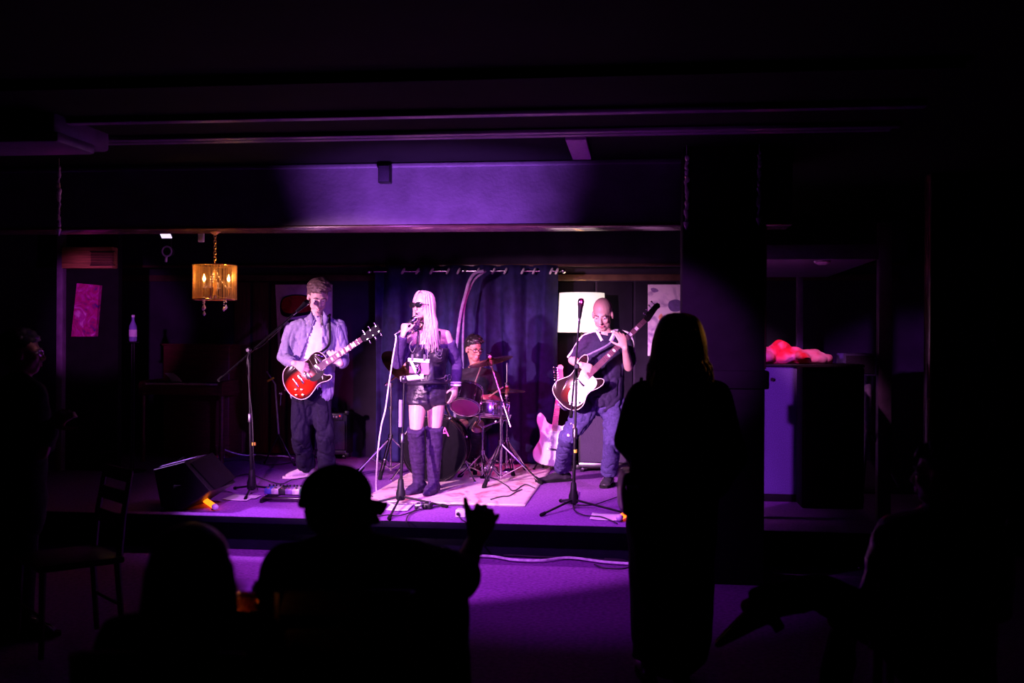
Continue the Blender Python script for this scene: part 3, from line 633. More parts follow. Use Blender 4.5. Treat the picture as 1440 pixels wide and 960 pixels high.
# empty guitar stand far left
base = on(396, 655); D = depth(base)
t = thing('guitar_stand', 'empty guitar stand with a yellow neck rest left of the left guitarist', 'guitar stand', base, 'guitar stands')
hub = W(392, 610, D)
for px, py in ((372, 652), (414, 655), (398, 640)):
    l = MB().cyl(hub, on(px, py)+V((0, 0, .01)), .008, seg=8).build('leg', M['blackmetal'], t); MB().ell(on(px, py)+V((0, 0, .014)), .015, seg=8).build('rubber_foot', M['rubber'], l)
MB().cyl(hub, W(387, 540, D), .009, seg=8).cyl(W(387, 540, D), W(375, 522, D), .007, seg=8).build('post', M['purplebox'], t)
MB().cyl(W(376, 536, D), W(385, 531, D), .010, seg=8).build('neck_rest', M['yellow'], t)
MB().lathe([(.01, 0), (.02, .005), (.02, .02), (.006, .03)], W(395, 553, D), (0, -1, 0), 10).cyl(W(394, 570, D), W(395, 553, D), .006, seg=6).build('clamp_knob', M['chrome'], t)

# ---------------------------------------------------------------- amplifiers
def amp(label, px0, px1, py0, py1, D, dep, headbox=False, grp='amplifiers'):
    a, b = W(px0, py1, D), W(px1, py0, D); a.z = SZ+.05
    t = thing('guitar_amplifier', label, 'amplifier', ((a.x+b.x)/2, a.y+dep/2, SZ), grp); h = b.z-a.z; y0 = min(a.y, b.y)
    MB().bb((a.x, y0+.02, a.z), (b.x, y0+dep, b.z), .015).build('cabinet', M['plastic'], t)
    MB().bb((a.x+.02, y0, a.z+.05), (b.x-.02, y0+.019, a.z+h*(.98 if headbox else .8)), .004).build('grille_cloth', M['grille'], t)
    MB().bb((a.x+.005, y0-.006, a.z+.0), (b.x-.005, y0+.0195, a.z+.045), .006).build('front_lip', M['steel'], t)
    for x in (a.x+.035, b.x-.035):
        for y in (y0+.05, y0+dep-.05): MB().cyl((x-.015, y, SZ+.028), (x+.015, y, SZ+.028), .027, seg=12).bb((x-.02, y-.02, SZ+.03), (x+.02, y+.02, SZ+.05)).build('caster', M['steel'], t)
    for x in (a.x, b.x):
        for z in (a.z, b.z): MB().box((x, y0+.02, z), (.05, .05, .05), None, .012).build('corner_protector', M['blackmetal'], t)
    zt = b.z
    if headbox:
        MB().bb((a.x+.03, y0+.03, zt+.001), (b.x-.03, y0+dep-.05, zt+.13), .01).build('amp_head', M['plastic'], t); pz = zt+.065; pyy = y0+.03
    else: pz = a.z+h*.9; pyy = y0+.02
    MB().bb((a.x+.05, pyy-.012, pz-.035), (b.x-.05, pyy-.0005, pz+.035), .003).build('control_panel', M['steel'], t)
    n = 6
    for i in range(n): MB().lathe([(.012, 0), (.010, .016), (.003, .018)], (a.x+.09+(b.x-a.x-.2)*i/(n-1), pyy-.012, pz), (0, -1, 0), 10).build('knob', M['ivory'], t)
    MB().ell((b.x-.075, pyy-.016, pz+.01), .009, seg=8).build('pilot_light', M['reddot'], t)
    MB().tube(cr([V((a.x+.12, y0+dep*.5, zt+(.131 if headbox else .001))), V(((a.x+b.x)/2, y0+dep*.5, zt+(.17 if headbox else .04))), V((b.x-.12, y0+dep*.5, zt+(.131 if headbox else .001)))], 6), .01, seg=6).build('handle', M['rubber'], t)
    return t
amp('tall bass cabinet with dark speaker cloth behind the bass player\'s legs', 813, 884, 582, 660, depth(on(840, 664)), .35, True)
amp('black combo amplifier in the dark behind the left guitarist', 440, 489, 580, 632, depth(on(470, 645)), .28)

# ---------------------------------------------------------------- drums
def tripod(t, x, y, z0, hz, R, angs, m, foot=.02):
    for a in angs:
        f = V((x+R*math.cos(a), y+R*math.sin(a), z0+.012)); h = V((x, y, hz)); q = V((x, y, z0+.06)); d = V((-math.sin(a), math.cos(a), 0))
        b = MB()
        for s in (-.012, .012): b.cyl(h+d*s, f+d*s, .0075, seg=7)
        mid = h.lerp(f, .55)
        for s in (-.012, .012): b.cyl(q+d*s, mid+d*s, .005, seg=6)
        b.ell(mid, .014, seg=7); l = b.build('leg', m, t)
        MB().loft([f.lerp(h, .13), f.lerp(h, .02), f], [.017, .022, .02], seg=8).build('rubber_foot', M['rubber'], l)
    MB().lathe([(.016, -.03), (.024, -.025), (.024, .025), (.016, .03)], (x, y, hz), seg=12).build('hub', m, t)
    MB().cyl((x, y, z0+.045), (x, y, hz), .012, seg=10).build('centre_tube', m, t)
def cymbal(label, c, nrm, R, group='cymbals'):
    t = thing('cymbal', label, 'cymbal', c, group)
    prof = [(.006, .028), (.018, .027), (.034, .016), (.045, .010), (R*.6, .003), (R, -.008), (R, -.0095), (R*.6, .0015), (.045, .008), (.006, .024)]
    MB().lathe(prof[:6]+prof[6:], c, nrm, 40).build('disc', M['brass'], t)
    MB().lathe([(.012, .03), (.016, .032), (.016, .04), (.006, .05)], c, nrm, 10).build('felt_washer', M['ivory'], t)
    n = V(nrm).normalized(); s = n.orthogonal().normalized()
    MB().cyl(c+n*.05, c+n*.065, .007, seg=8).loft([c+n*.066-s*.022, c+n*.06, c+n*.066+s*.022], [.006, .005, .006], seg=6).build('wing_nut', M['chrome'], t); return t
def cstand(label, x, y, top, R, angs, hz, boom=None):
    t = thing('cymbal_stand', label, 'cymbal stand', (x, y, SZ), 'cymbal stands')
    tripod(t, x, y, SZ, SZ+hz, R, angs, M['chrome']); tz = top
    m = (SZ+hz)*.45+tz*.55
    MB().cyl((x, y, SZ+hz), (x, y, m), .0125, seg=10).build('lower_tube', M['chrome'], t)
    MB().cyl((x, y, m), (x, y, tz), .0095, seg=10).build('upper_tube', M['chrome'], t)
    for z in (m, tz): MB().lathe([(.013, -.02), (.02, -.018), (.02, .018), (.013, .02)], (x, y, z), seg=10).cyl((x, y, z), (x-.035, y-.02, z), .005, seg=6).ell((x-.045, y-.025, z), (.014, .006, .012), seg=8).build('clamp', M['chrome'], t)
    if boom:
        MB().cyl(boom[0], boom[1], .009, seg=10).build('boom_arm', M['chrome'], t)
        MB().cyl(boom[1], boom[2], .004, seg=6).ell(boom[1], .018, seg=8).build('tilter', M['chrome'], t)
    return t
# right crash on a boom stand
sb = on(704, 680); sD = depth(sb); cD = sD+.1
cc_ = W(690, 507, cD); nr = V((-.22, -.16, 1)).normalized()
b0, b1 = W(718, 600, sD-.05), W(691, 514, cD-.01)
cstand('chrome cymbal boom stand with wide tripod legs, right of the drums', sb.x, sb.y, W(706, 567, sD).z, .36, (-1.85, .05, 2.2), .36, (b0, b1, cc_-nr*.01))
cymbal('dark bronze crash cymbal in front of the drummer\'s chin', cc_, nr, .205)
# hi-hat
hb_ = on(712, 665); hD = depth(hb_); c = W(709, 549, hD)
t = thing('hi_hat_stand', 'slim chrome hi-hat stand behind the right cymbal stand', 'cymbal stand', hb_, 'cymbal stands')
tripod(t, hb_.x, hb_.y, SZ, SZ+.32, .27, (-1.2, .9, 3.0), M['chrome'])
MB().cyl((hb_.x, hb_.y, SZ+.32), (hb_.x, hb_.y, c.z-.03), .011, seg=10).build('tube', M['chrome'], t)
MB().cyl((hb_.x, hb_.y, c.z-.03), (hb_.x, hb_.y, W(709, 510, hD).z), .0035, seg=8).build('pull_rod', M['chrome'], t)
MB().lathe([(.008, 0), (.015, .005), (.015, .03), (.006, .035)], (hb_.x, hb_.y, c.z+.03), seg=10).cyl((hb_.x, hb_.y, c.z+.04), (hb_.x+.03, hb_.y-.02, c.z+.045), .005, seg=6).build('hat_clutch', M['chrome'], t)
MB().bb((hb_.x-.04, hb_.y-.02, SZ+.004), (hb_.x+.04, hb_.y+.24, SZ+.02), .006).build('foot_pedal', M['chrome'], t)
c0 = V((hb_.x, hb_.y, c.z))
cymbal('upper of the two hi-hat cymbals by the drummer\'s hand', c0+V((0, 0, .006)), V((.03, -.05, 1)), .178)
cymbal('lower of the two hi-hat cymbals, upside down under the other', c0+V((0, 0, -.012)), V((-.03, .05, -1)), .178)
# left crash, tilted steeply
lb = on(549, 668); lD = depth(lb); cc_ = W(566, 516, lD+.12); nr = V((.62, -.30, .72)).normalized()
cstand('chrome cymbal stand left of the singer', lb.x, lb.y, W(549, 541, lD).z, .34, (-1.62, 2.9, 3.55, .3), .36, (W(541, 541, lD-.02), W(567, 522, lD+.1), cc_-nr*.01))
cymbal('dark bronze cymbal tilted steeply behind the singer\'s raised arm', cc_, nr, .23)
# drums
def drum(name, label, c, ax, R, L, shellm, topm, botm, lugs=6, cat='drum', hoopm=None, group='drum kit'):
    ax = V(ax).normalized(); c = V(c); hoopm = hoopm or M['chrome']
    t = thing(name, label, cat, c-ax*L/2, group)
    MB().lathe([(R*.985, -L/2+.004), (R, -L/2+.012), (R, L/2-.012), (R*.985, L/2-.004)], c, ax, 40).build('shell', shellm, t)
    for s, m in ((1, topm), (-1, botm)):
        MB().lathe([(R*.97, L/2-.002), (R*.9, L/2+.001), (.001, L/2+.0015)], c, ax*s, 40).build('drumhead', m, t)
        e = c+ax*s*(L/2); a = ax.orthogonal().normalized(); b2 = ax.cross(a)
        MB().tube([e+(a*math.cos(k*PI/20)+b2*math.sin(k*PI/20))*(R+.006) for k in range(40)], [(.006)]*40, closed=True, seg=8).tube([e-ax*s*.015+(a*math.cos(k*PI/20)+b2*math.sin(k*PI/20))*(R+.005) for k in range(40)], .006, closed=True, seg=8).build('hoop', hoopm, t)
    for k in range(lugs):
        a_ = 2*PI*k/lugs+.35; d = a*math.cos(a_)+b2*math.sin(a_); R3 = Matrix((d, ax.cross(d), ax)).transposed()
        MB().box(c+d*(R+.008), (.018, .02, min(.07, L*.4)), R3, .005).cyl(c+d*(R+.012)-ax*(L/2-.01), c+d*(R+.012)+ax*(L/2-.01), .003, seg=6).build('lug', M['chrome'], t)
    return t
kb = on(608, 678); kD = depth(kb); R = .285; kc = V((kb.x, kb.y+.2, SZ+R+.012))
kick = drum('bass_drum', 'large black bass drum on its side behind the singer\'s legs', kc, (.06, -1, 0), R, .40, M['shell'], M['bhead'], M['bhead'], 8, hoopm=M['blacklac'])
for s in (-1, 1):
    f = V((kc.x+s*(R+.10), kc.y-.18, SZ+.01)); MB().cyl(V((kc.x+s*R*.93, kc.y-.06, kc.z-.10)), f, .008, seg=8).ell(f, .014, seg=8).build('spur', M['chrome'], kick)
cu = bpy.data.curves.new('letters', 'FONT'); cu.body = 'HA'; cu.size = .115; cu.extrude = .001; cu.align_x = 'CENTER'
tmp = bpy.data.objects.new('letters', cu); C.objects.link(tmp)
me = bpy.data.meshes.new_from_object(tmp.evaluated_get(bpy.context.evaluated_depsgraph_get())); bpy.data.objects.remove(tmp)
lp_ = W(619, 613, depth(kc)-.21); Y0 = kc.y-.2025-(lp_.x-kc.x)*-.06
me.transform(Matrix(((1, 0, 0, lp_.x), (0, 0, -1, kc.y-.2045+.06*(lp_.x-kc.x)), (0, 1, 0, lp_.z), (0, 0, 0, 1))))
link('letters', me, M['magenta'], kick, smooth=False)
tc_ = W(656, 560, 9.5); ax = V((.05, .62, .78)).normalized()
tom = drum('rack_tom', 'black rack tom tilted so its dark red underside shows', tc_, ax, .127, .20, M['shell'], M['whead'], M['head'], 6)
MB().tube(cr([tc_+V((-.13, .02, 0)), tc_+V((-.2, .05, -.06)), V((kc.x+.12, kc.y+.02, kc.z+R-.01))], 5), .011, seg=8).build('tom_arm', M['chrome'], tom)
sc_ = W(688, 575, 9.85); snare = drum('snare_drum', 'chrome snare drum in front of the drummer', sc_, (.05, .12, 1), .178, .14, M['chrome'], M['whead'], M['head'], 8)
MB().bb((sc_.x+.12, sc_.y-.16, sc_.z-.04), (sc_.x+.15, sc_.y-.13, sc_.z+.05), .005).build('strainer', M['chrome'], snare)
t = thing('snare_stand', 'small chrome tripod stand under the snare drum', 'drum stand', (sc_.x-.03, sc_.y, SZ), 'drum kit')
x, y = sc_.x-.06, sc_.y-.02
tripod(t, x, y, SZ, SZ+.24, .22, (-1.2, .9, 3.0), M['chrome'])
MB().cyl((x, y, SZ+.24), (x, y, sc_.z-.17), .012, seg=10).build('tube', M['chrome'], t)
for a in (-1.9, .2, 2.3):
    d = V((math.cos(a), math.sin(a), 0)); o = V((x, y, sc_.z-.17)); MB().tube([o, o+d*.10+V((0, 0, .04)), V((sc_.x, sc_.y, 0))+d*.186+V((0, 0, sc_.z-.092)), V((sc_.x, sc_.y, 0))+d*.196+V((0, 0, sc_.z-.05))], .008, seg=6).build('basket_arm', M['chrome'], t)
tx = W(668, 560, 10.35); t = thing('drum_throne', 'round black drum stool under the drummer', 'stool', (tx.x, tx.y, SZ))
MB().lathe([(.10, -.08), (.165, -.07), (.17, -.02), (.15, 0)], (tx.x, tx.y, SZ+.50)).build('seat', M['leather'], t)
MB().cyl((tx.x, tx.y, SZ+.2), (tx.x, tx.y, SZ+.43), .016).build('post', M['chrome'], t); tripod(t, tx.x, tx.y, SZ, SZ+.24, .24, (-1.4, .7, 2.8), M['chrome'])
# ---------------------------------------------------------------- rug, papers, boxes, cables
rp = [on(492, 706), on(742, 712), on(742, 668), on(712, 655), on(640, 650), on(520, 648)]
y0 = on(600, 708).y; xa, xb = on(500, 708).x, on(738, 712).x
rug = MB()
def rugf(u, v):
    return V((xa+(xb-xa)*u, y0+(10.95-y0)*v, SZ+.004+.002*noise.noise(V((u*9, v*9, 0)))))
rug.grid(rugf, 40, 40)
ro = rug.build('rug', art('faded_pink_rug', [(.50, .14, .20), (.86, .66, .62), (.92, .76, .72), (.70, .36, .36)], 3.2, 8, 1.2, stretch=(1.6, .8, 1)), ang=180, solid=.006)
prop(ro, 'faded pale pink patterned rug under the singer and the drum kit', 'rug')
b = MB()
for k in range(120):
    x = xa+(xb-xa)*(k+.5)/120; b.bb((x-.003, y0-.035-random.random()*.012, SZ+.001), (x+.003, y0, SZ+.005))
b.build('fringe', M['ivory'], ro)
def sheet(label, px, up=.004, curl=.01):
    c = [on(a, b) for a, b in px]; b = MB()
    def fn(u, v):
        p = c[0].lerp(c[1], u).lerp(c[3].lerp(c[2], u), v); return p+V((0, 0, up+curl*(u-.5)**2*2))
    b.grid(fn, 8, 6); prop(b.build('paper_sheet', M['paper'], solid=.0008, ang=180), label, 'paper', 'sheets of paper on the stage')
sheet('white paper sheet on the stage left of the left boom stand', [(312, 703), (347, 705), (363, 697), (330, 696)])
sheet('second paper half under the first, touching the left boom stand base', [(349, 701), (360, 702), (368, 698), (352, 697)], .007)
sheet('tiny strip of paper behind the pedalboard', [(386, 689), (394, 687), (395, 686), (388, 687)], .012)
sheet('white paper sheet under the singer\'s microphone stand', [(542, 718), (573, 719), (582, 710), (552, 709)])
sheet('white paper sheet beside the orange bar at the right front corner', [(829, 731), (872, 733), (874, 724), (833, 722)])
# pedalboard
a, b_ = on(368, 706), on(436, 706); pbd = thing('pedalboard', 'flat black pedalboard in front of the left guitarist', 'pedalboard', (a+b_)/2)
yb0, yb1 = on(400, 708).y, on(400, 694).y
b = MB()
for k in range(4):
    y = yb0+(yb1-yb0)*(k+.3)/4; b.bb((a.x, y, SZ+.03+.012*k), (b_.x, y+.045, SZ+.04+.012*k), .003)
b.build('rails', M['steel'], pbd)
for x in (a.x, b_.x-.02):
    MB().prism([(yb0, SZ+.001), (yb1, SZ+.001), (yb1, SZ+.07), (yb0, SZ+.03)], x, x+.02, Matrix(((0, 0, 1, 0), (1, 0, 0, 0), (0, 1, 0, 0), (0, 0, 0, 1)))).build('side_frame', M['blackmetal'], pbd)
pcs = [('blue', (.10, .12, .5)), ('silver', (.6, .58, .62)), ('black', (.03, .03, .035)), ('violet', (.3, .15, .5)), ('white', (.75, .72, .75)), ('green', (.1, .35, .2))]
PMt = {}
for i, (cn, cl) in enumerate(pcs):
    PMt[cn] = mat(cn+'_pedal_enamel', cl, .35, .3)
    x = a.x+.045+(b_.x-a.x-.09)*i/5; y = yb0+.11; zz = SZ+.068; Rr = Matrix.Rotation(.12, 3, 'X')
    t = thing('effects_pedal', ('%s guitar effects pedal, number %s from the left on the pedalboard' % (cn, ('one', 'two', 'three', 'four', 'five', 'six')[i])), 'effects pedal', (x, y, zz), 'effects pedals')
    MB().box((x, y, zz+.022), (.062, .115, .042), Rr, .005).build('case', PMt[cn], t)
    MB().lathe([(.012, 0), (.012, .008), (.008, .012)], V((x, y-.035, zz+.038)), seg=10).build('footswitch', M['chrome'], t)
    for dx in (-.016, .016): MB().lathe([(.008, 0), (.007, .014)], V((x+dx, y+.03, zz+.047)), seg=8).build('knob', M['plastic'], t)
def box_item(name, label, px, py, size, m, cat, jack=True):
    p = on(px, py); t = thing(name, label, cat, p); p = p+V((0, 0, size[2]/2+.001))
    MB().box(p, size, None, .008).build('case', m, t)
    MB().lathe([(.012, 0), (.012, .02), (.006, .022)], p+V((-size[0]*.2, -size[1]/2, 0)), (0, -1, 0), 10).build('socket', M['blackmetal'], t)
    MB().lathe([(.010, 0), (.010, .012), (.004, .014)], p+V((size[0]*.2, 0, size[2]/2)), seg=10).build('switch', M['chrome'], t)
box_item('stage_box', 'small pale box with cables at the stage front, left of the raised hand', 649, 726, (.075, .10, .055), M['clear'], 'junction box')
box_item('effects_pedal', 'small silver pedal among cables under the singer\'s stand', 590, 716, (.06, .10, .045), M['chrome'], 'effects pedal')
box_item('effects_pedal', 'small black pedal right of the silver one under the singer\'s stand', 602, 715, (.06, .10, .045), M['blackmetal'], 'effects pedal')
p = on(312, 644); t = thing('power_strip', 'small power strip with a red end at the back left of the stage', 'power strip', p)
MB().box(p+V((.0, 0, .022)), (.06, .06, .04), None, .006).build('socket_block', M['purplebox'], t); MB().box(p+V((-.075, 0, .014)), (.085, .045, .024), None, .005).build('switch_end', M['redtape'], t)
def cable(label, px, m='cable', r=.004, z=SZ, grp='cables on the stage'):
    P = [onz(q[0], q[1], z)+V((0, 0, r+.007)) if len(q) == 2 else W(*q) for q in px]
    prop(MB().tube(cr(P, 7), r, seg=6).build('cable', M[m]), label, 'cable', grp)
cable('white cable curving low along the back wall at left', [(303, 626, 11.2), (316, 632, 11.2), (330, 637, 11.2), (346, 640, 11.2), (362, 639, 11.2), (380, 641, 11.15), (398, 641, 11.1), (413, 644, 11.05)], 'wcable', .007)
cable('dark cable running from the rug to the bass player\'s shoes', [(660, 672), (690, 673), (712, 684), (722, 692), (738, 683), (752, 688)], 'cable', .005)
cable('dark cable winding across the right part of the rug front', [(690, 704), (705, 700), (716, 699), (726, 693), (734, 690)], 'cable', .005)
cable('dark cable leading left from the pale stage box', [(654, 723), (661, 719), (656, 713), (640, 712), (625, 713), (604, 716)], 'cable', .0045)
cable('dark cable from the pale stage box to the stage edge', [(645, 727), (650, 733), (657, 737), (661, 740)], 'cable', .0045)
cable('dark cable under the singer\'s stand', [(528, 729), (545, 726), (560, 727), (578, 722), (592, 714)], 'cable', .0045)
cable('dark cable from the singer\'s pedals to the stage edge', [(594, 717), (580, 722), (573, 728), (571, 736)], 'cable', .0045)
cable('dark cable looping round the bass player\'s stand', [(810, 705), (812, 692), (806, 715), (820, 726), (846, 729), (868, 738)], 'cable', .005)
cable('dark cable along the floor by the bass player\'s stand', [(792, 707), (806, 711), (832, 712), (858, 704), (872, 699)], 'cable', .0045)
cable('dark cable trailing over the left of the stage', [(330, 672), (350, 668), (372, 676), (395, 682), (412, 676), (440, 672)], 'cable', .005)
cable('dark cable across the stage at the back left', [(300, 652), (340, 648), (380, 655), (420, 650)], 'cable', .005)
cable('dark cable between the pedalboard and the singer', [(434, 702), (470, 690), (500, 688), (524, 700)], 'cable', .0045)
# bundle on the floor along the riser
FZ = .004
cable('white mains cable along the foot of the stage', [(600, 784), (616, 783), (650, 784), (690, 785), (722, 790), (760, 791), (800, 787), (850, 793), (896, 796)], 'wcable', .009, FZ, 'cables along the foot of the stage')
cable('black cable beside the white one at the foot of the stage', [(604, 781), (650, 781), (700, 782), (760, 785), (830, 788), (880, 792), (893, 788), (884, 784)], 'cable', .006, FZ, 'cables along the foot of the stage')
cable('black cable loop at the right end of the cable run', [(836, 796), (850, 801), (876, 802), (888, 797), (876, 790), (850, 788)], 'cable', .006, FZ, 'cables along the foot of the stage')
p = onz(588, 784, .0); D = depth(p)
t = thing('mains_plug', 'white mains plug with a yellow collar on the floor at the stage foot', 'plug', p)
a, b_ = W(586, 771, D), W(601, 781, D)
a.z = max(a.z, .03); b_.z = max(b_.z, .025)
MB().lathe([(.012, 0), (.03, .012), (.032, .05), (.02, .075), (.014, .085)], a, b_-a, 14).build('body', M['clear'], t)
MB().lathe([(.016, .085), (.016, .11)], a, b_-a, 12).build('collar', M['yellow'], t)
for s in (-.01, .01): MB().cyl(a+V((0, s, 0)), a+V((-.02, s, .02)), .003, seg=6).build('prong', M['chrome'], t)
p = onz(582, 776, 0); t = thing('small_adapter', 'little grey adapter standing behind the white plug', 'adapter', p)
MB().box(p+V((0, .0, .055)), (.04, .035, .06), None, .006).build('body', M['purplebox'], t); MB().cyl(p+V((.008, 0, .08)), p+V((.02, 0, .125)), .003, seg=6).build('antenna', M['chrome'], t)
MB().cyl(p+V((0, 0, .001)), p+V((0, 0, .03)), .012, seg=8).build('foot', M['plastic'], t)

# ---------------------------------------------------------------- wedges and orange bars at the two front corners
def wedge(label, px, D, dep):
    c = [W(a, b, D) for a, b in px]; mz = min(p.z for p in c)
    c = [p+V((0, 0, SZ+.002-mz)) for p in c]; y0 = c[0].y; o = sum(c, V())/len(c)
    t = thing('floor_monitor', label, 'monitor speaker', (o.x, y0+dep/2, SZ), 'monitor wedges')
    Mx = Matrix(((1, 0, 0, 0), (0, 0, 1, 0), (0, 1, 0, 0), (0, 0, 0, 1)))
    MB().prism([(p.x, p.z) for p in c], y0, y0+dep, Mx, inset=.01).build('cabinet', M['plastic'], t)
    a, b = c[1], c[2]; n = V((b.z-a.z, 0, a.x-b.x)).normalized()
    if n.z < 0: n = -n
    u = (b-a); q = [a+u*.04, b-u*.04]; bm_ = MB(); bm_.loft([q[0]+n*.008+V((0, dep/2, 0)), q[1]+n*.008+V((0, dep/2, 0))], [(.01, dep*.47), (.01, dep*.47)], ref=n, seg=4, rnd=False).build('front_grille', M['black'], t, smooth=False)
    a2, b2_ = c[0], c[1]; n2 = V((a2.z-b2_.z, 0, b2_.x-a2.x)).normalized(); n2 = n2 if n2.z > 0 else -n2
    MB().loft([a2.lerp(b2_, .04)+n2*.006+V((0, dep/2, 0)), a2.lerp(b2_, .96)+n2*.006+V((0, dep/2, 0))], [(.007, dep*.45)]*2, ref=n2, seg=4, rnd=False).build('top_highlight', M['purplebox'], t, smooth=False)  # lilac plate stands in for the highlight on the wedge's top
    MB().bb((o.x-.03, y0-.012, o.z-.02), (o.x+.03, y0-.0005, o.z+.02), .004).build('side_handle', M['rubber'], t)
    MB().tube([V((c[0].x*.6+c[1].x*.4, y0+dep*.35, c[0].z*.6+c[1].z*.4+.0)), V(((c[0].x+c[1].x)/2, y0+dep*.5, (c[0].z+c[1].z)/2+.03)), V((c[0].x*.4+c[1].x*.6, y0+dep*.65, c[0].z*.4+c[1].z*.6))], .01, seg=6).build('top_handle', M['rubber'], t)
wD_ = depth(on(258, 718))
wedge('black monitor wedge tilted to the right at the stage\'s left front corner', [(215, 664), (262, 652), (300, 693), (256, 722), (226, 716)], wD_, .50)
wedge('black monitor wedge at the right front corner beside the standing woman', [(935, 700), (900, 655), (868, 690), (890, 735), (940, 735)], depth(on(893, 738)), .3)
def bar(label, a, b):
    A, B = on(*a)+V((0, 0, .03)), on(*b)+V((0, 0, .03)); t = thing('light_bar', label, 'light bar', (A+B)/2-V((0, 0, .03)), 'orange light bars')
    MB().loft([A, B], .021, seg=12).build('tube', M['orange'], t)
    MB().loft([B, along(A, B, .025)], .024, seg=12).build('end_cap', M['clear'], t)
    for q in (.1, .9): p = A.lerp(B, q); MB().bb((p.x-.012, p.y-.012, SZ), (p.x+.012, p.y+.012, SZ+.012)).build('foot', M['plastic'], t)
bar('glowing orange light bar at the foot of the left monitor wedge', (285, 706), (302, 718))
bar('glowing orange light bar at the right front corner of the stage', (887, 725), (872, 733))
for px, py in ((290, 713), (883, 731)):
    p = on(px, py); point('bar_light', (p.x, p.y-.0, p.z+.10), .55, (1, .05, .01), .03)

# ---------------------------------------------------------------- right-hand cabinet, black shadow box, cloth, speaker
Yc = 8.75; a, b_ = ony(1040, 706, Yc), ony(1214, 517, Yc)
t = thing('cabinet', 'tall fabric fronted cabinet on the stage right of the pillar', 'cabinet', ((a.x+b_.x)/2, Yc+.3, SZ))
MB().bb((a.x, Yc, SZ), (b_.x, Yc+.6, b_.z), .012).build('body', M['cabinet'], t)
MB().bb((a.x-.01, Yc-.012, b_.z+.001), (b_.x+.01, Yc+.61, b_.z+.025), .006).build('top', M['blackmetal'], t)
MB().bb((a.x-.01, Yc-.012, SZ), (b_.x+.01, Yc-.001, SZ+.06), .004).build('plinth', M['black'], t)
for x in (a.x+.25, b_.x-.25): MB().cyl((x, Yc-.0005, b_.z-.1), (x, Yc-.02, b_.z-.1), .015, seg=10).build('knob', M['steel'], t)
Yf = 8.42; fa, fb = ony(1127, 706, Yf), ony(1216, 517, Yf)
tf = thing('speaker', 'tall black box standing in for the pillar shadow on the fabric cabinet', 'speaker', ((fa.x+fb.x)/2, Yf+.15, SZ))  # black box put where the pillar's shadow darkens the cabinet front
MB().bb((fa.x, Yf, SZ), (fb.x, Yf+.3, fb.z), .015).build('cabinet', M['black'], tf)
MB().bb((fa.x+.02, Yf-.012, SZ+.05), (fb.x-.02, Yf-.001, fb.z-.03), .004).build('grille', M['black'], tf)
for z in (SZ+.3, SZ+.75): MB().lathe([(.15, .0), (.16, .012), (.12, .014), (.04, .004)], ((fa.x+fb.x)/2, Yf-.012, z), (0, -1, 0)).build('shadow_box_disc', M['black'], tf)
b = MB(); zc = b_.z+.03
for px, py, r in ((1086, 497, .07), (1097, 490, .08), (1090, 508, .075), (1108, 505, .085), (1122, 497, .08), (1125, 508, .08), (1138, 498, .075), (1148, 506, .07), (1158, 507, .06), (1075, 502, .07), (1104, 514, .06), (1140, 512, .06)):
    p = ony(px, py, Yc+.15); b.ell((p.x, Yc+.16+random.uniform(-.06, .08), max(p.z, zc+r*.55)), (r, r*1.2, r*.62))
me = remesh(b, .012, 3, folds(.030, 7, 9, 4))
for v in me.vertices: v.co.z = max(v.co.z, zc-.003)
prop(link('cloth', me, M['redcloth']), 'crumpled red and pink cloth heaped on top of the cabinet', 'cloth')
p = ony(1225, 690, 9.6); t = thing('speaker', 'box loudspeaker on a stand behind the cabinet at right', 'speaker', (p.x-.05, 9.7, SZ), None)
a, b_ = ony(1186, 528, 9.5), ony(1233, 497, 9.5)
MB().bb((a.x, 9.5, a.z), (b_.x, 9.85, b_.z), .012).build('cabinet', M['cabinet'], t); MB().bb((a.x+.02, 9.488, a.z+.02), (b_.x-.02, 9.499, b_.z-.02), .003).build('grille', M['grille'], t)
xm = ony(1222, 560, 9.6).x
MB().cyl((xm, 9.65, SZ+.25), (xm, 9.65, a.z), .03).build('pole', M['purplebox'], t)
for ang in (-1.9, .3, 2.4): MB().cyl((xm, 9.65, SZ+.55), (xm+.3*math.cos(ang), 9.65+.3*math.sin(ang), SZ+.012), .014, seg=8).build('leg', M['purplebox'], t)

# ---------------------------------------------------------------- piano, sheet music, bottle on the left
Yk = 10.5; a, b_ = ony(196, 549, Yk), ony(313, 538, Yk)
t = thing('upright_piano', 'dark red upright piano in the shadows at the left', 'piano', ((a.x+b_.x)/2, 10.95, SZ))
MB().bb((a.x+.03, 10.98, SZ), (b_.x-.12, 11.36, ony(240, 484, 11).z), .015).build('case', M['pianowood'], t)
MB().bb((a.x+.0, 10.96, ony(240, 486, 11).z), (b_.x-.09, 11.37, ony(240, 483, 11).z), .006).build('lid', M['pianowood'], t)
MB().bb((a.x, Yk, a.z-.04), (b_.x, 10.975, b_.z-.03), .01).build('keybed', M['pianowood'], t)
b = MB()
for k in range(36): x = a.x+.05+(b_.x-a.x-.1)*k/36; b.bb((x, Yk+.03, b_.z-.029), (x+.019, Yk+.2, b_.z-.012))
b.build('white_keys', M['ivory'], t); b = MB()
for k in range(35):
    if k % 7 not in (2, 6): x = a.x+.05+(b_.x-a.x-.1)*(k+1)/36; b.bb((x-.007, Yk+.1, b_.z-.011), (x+.006, Yk+.2, b_.z-.001))
b.build('black_keys', M['blacklac'], t)
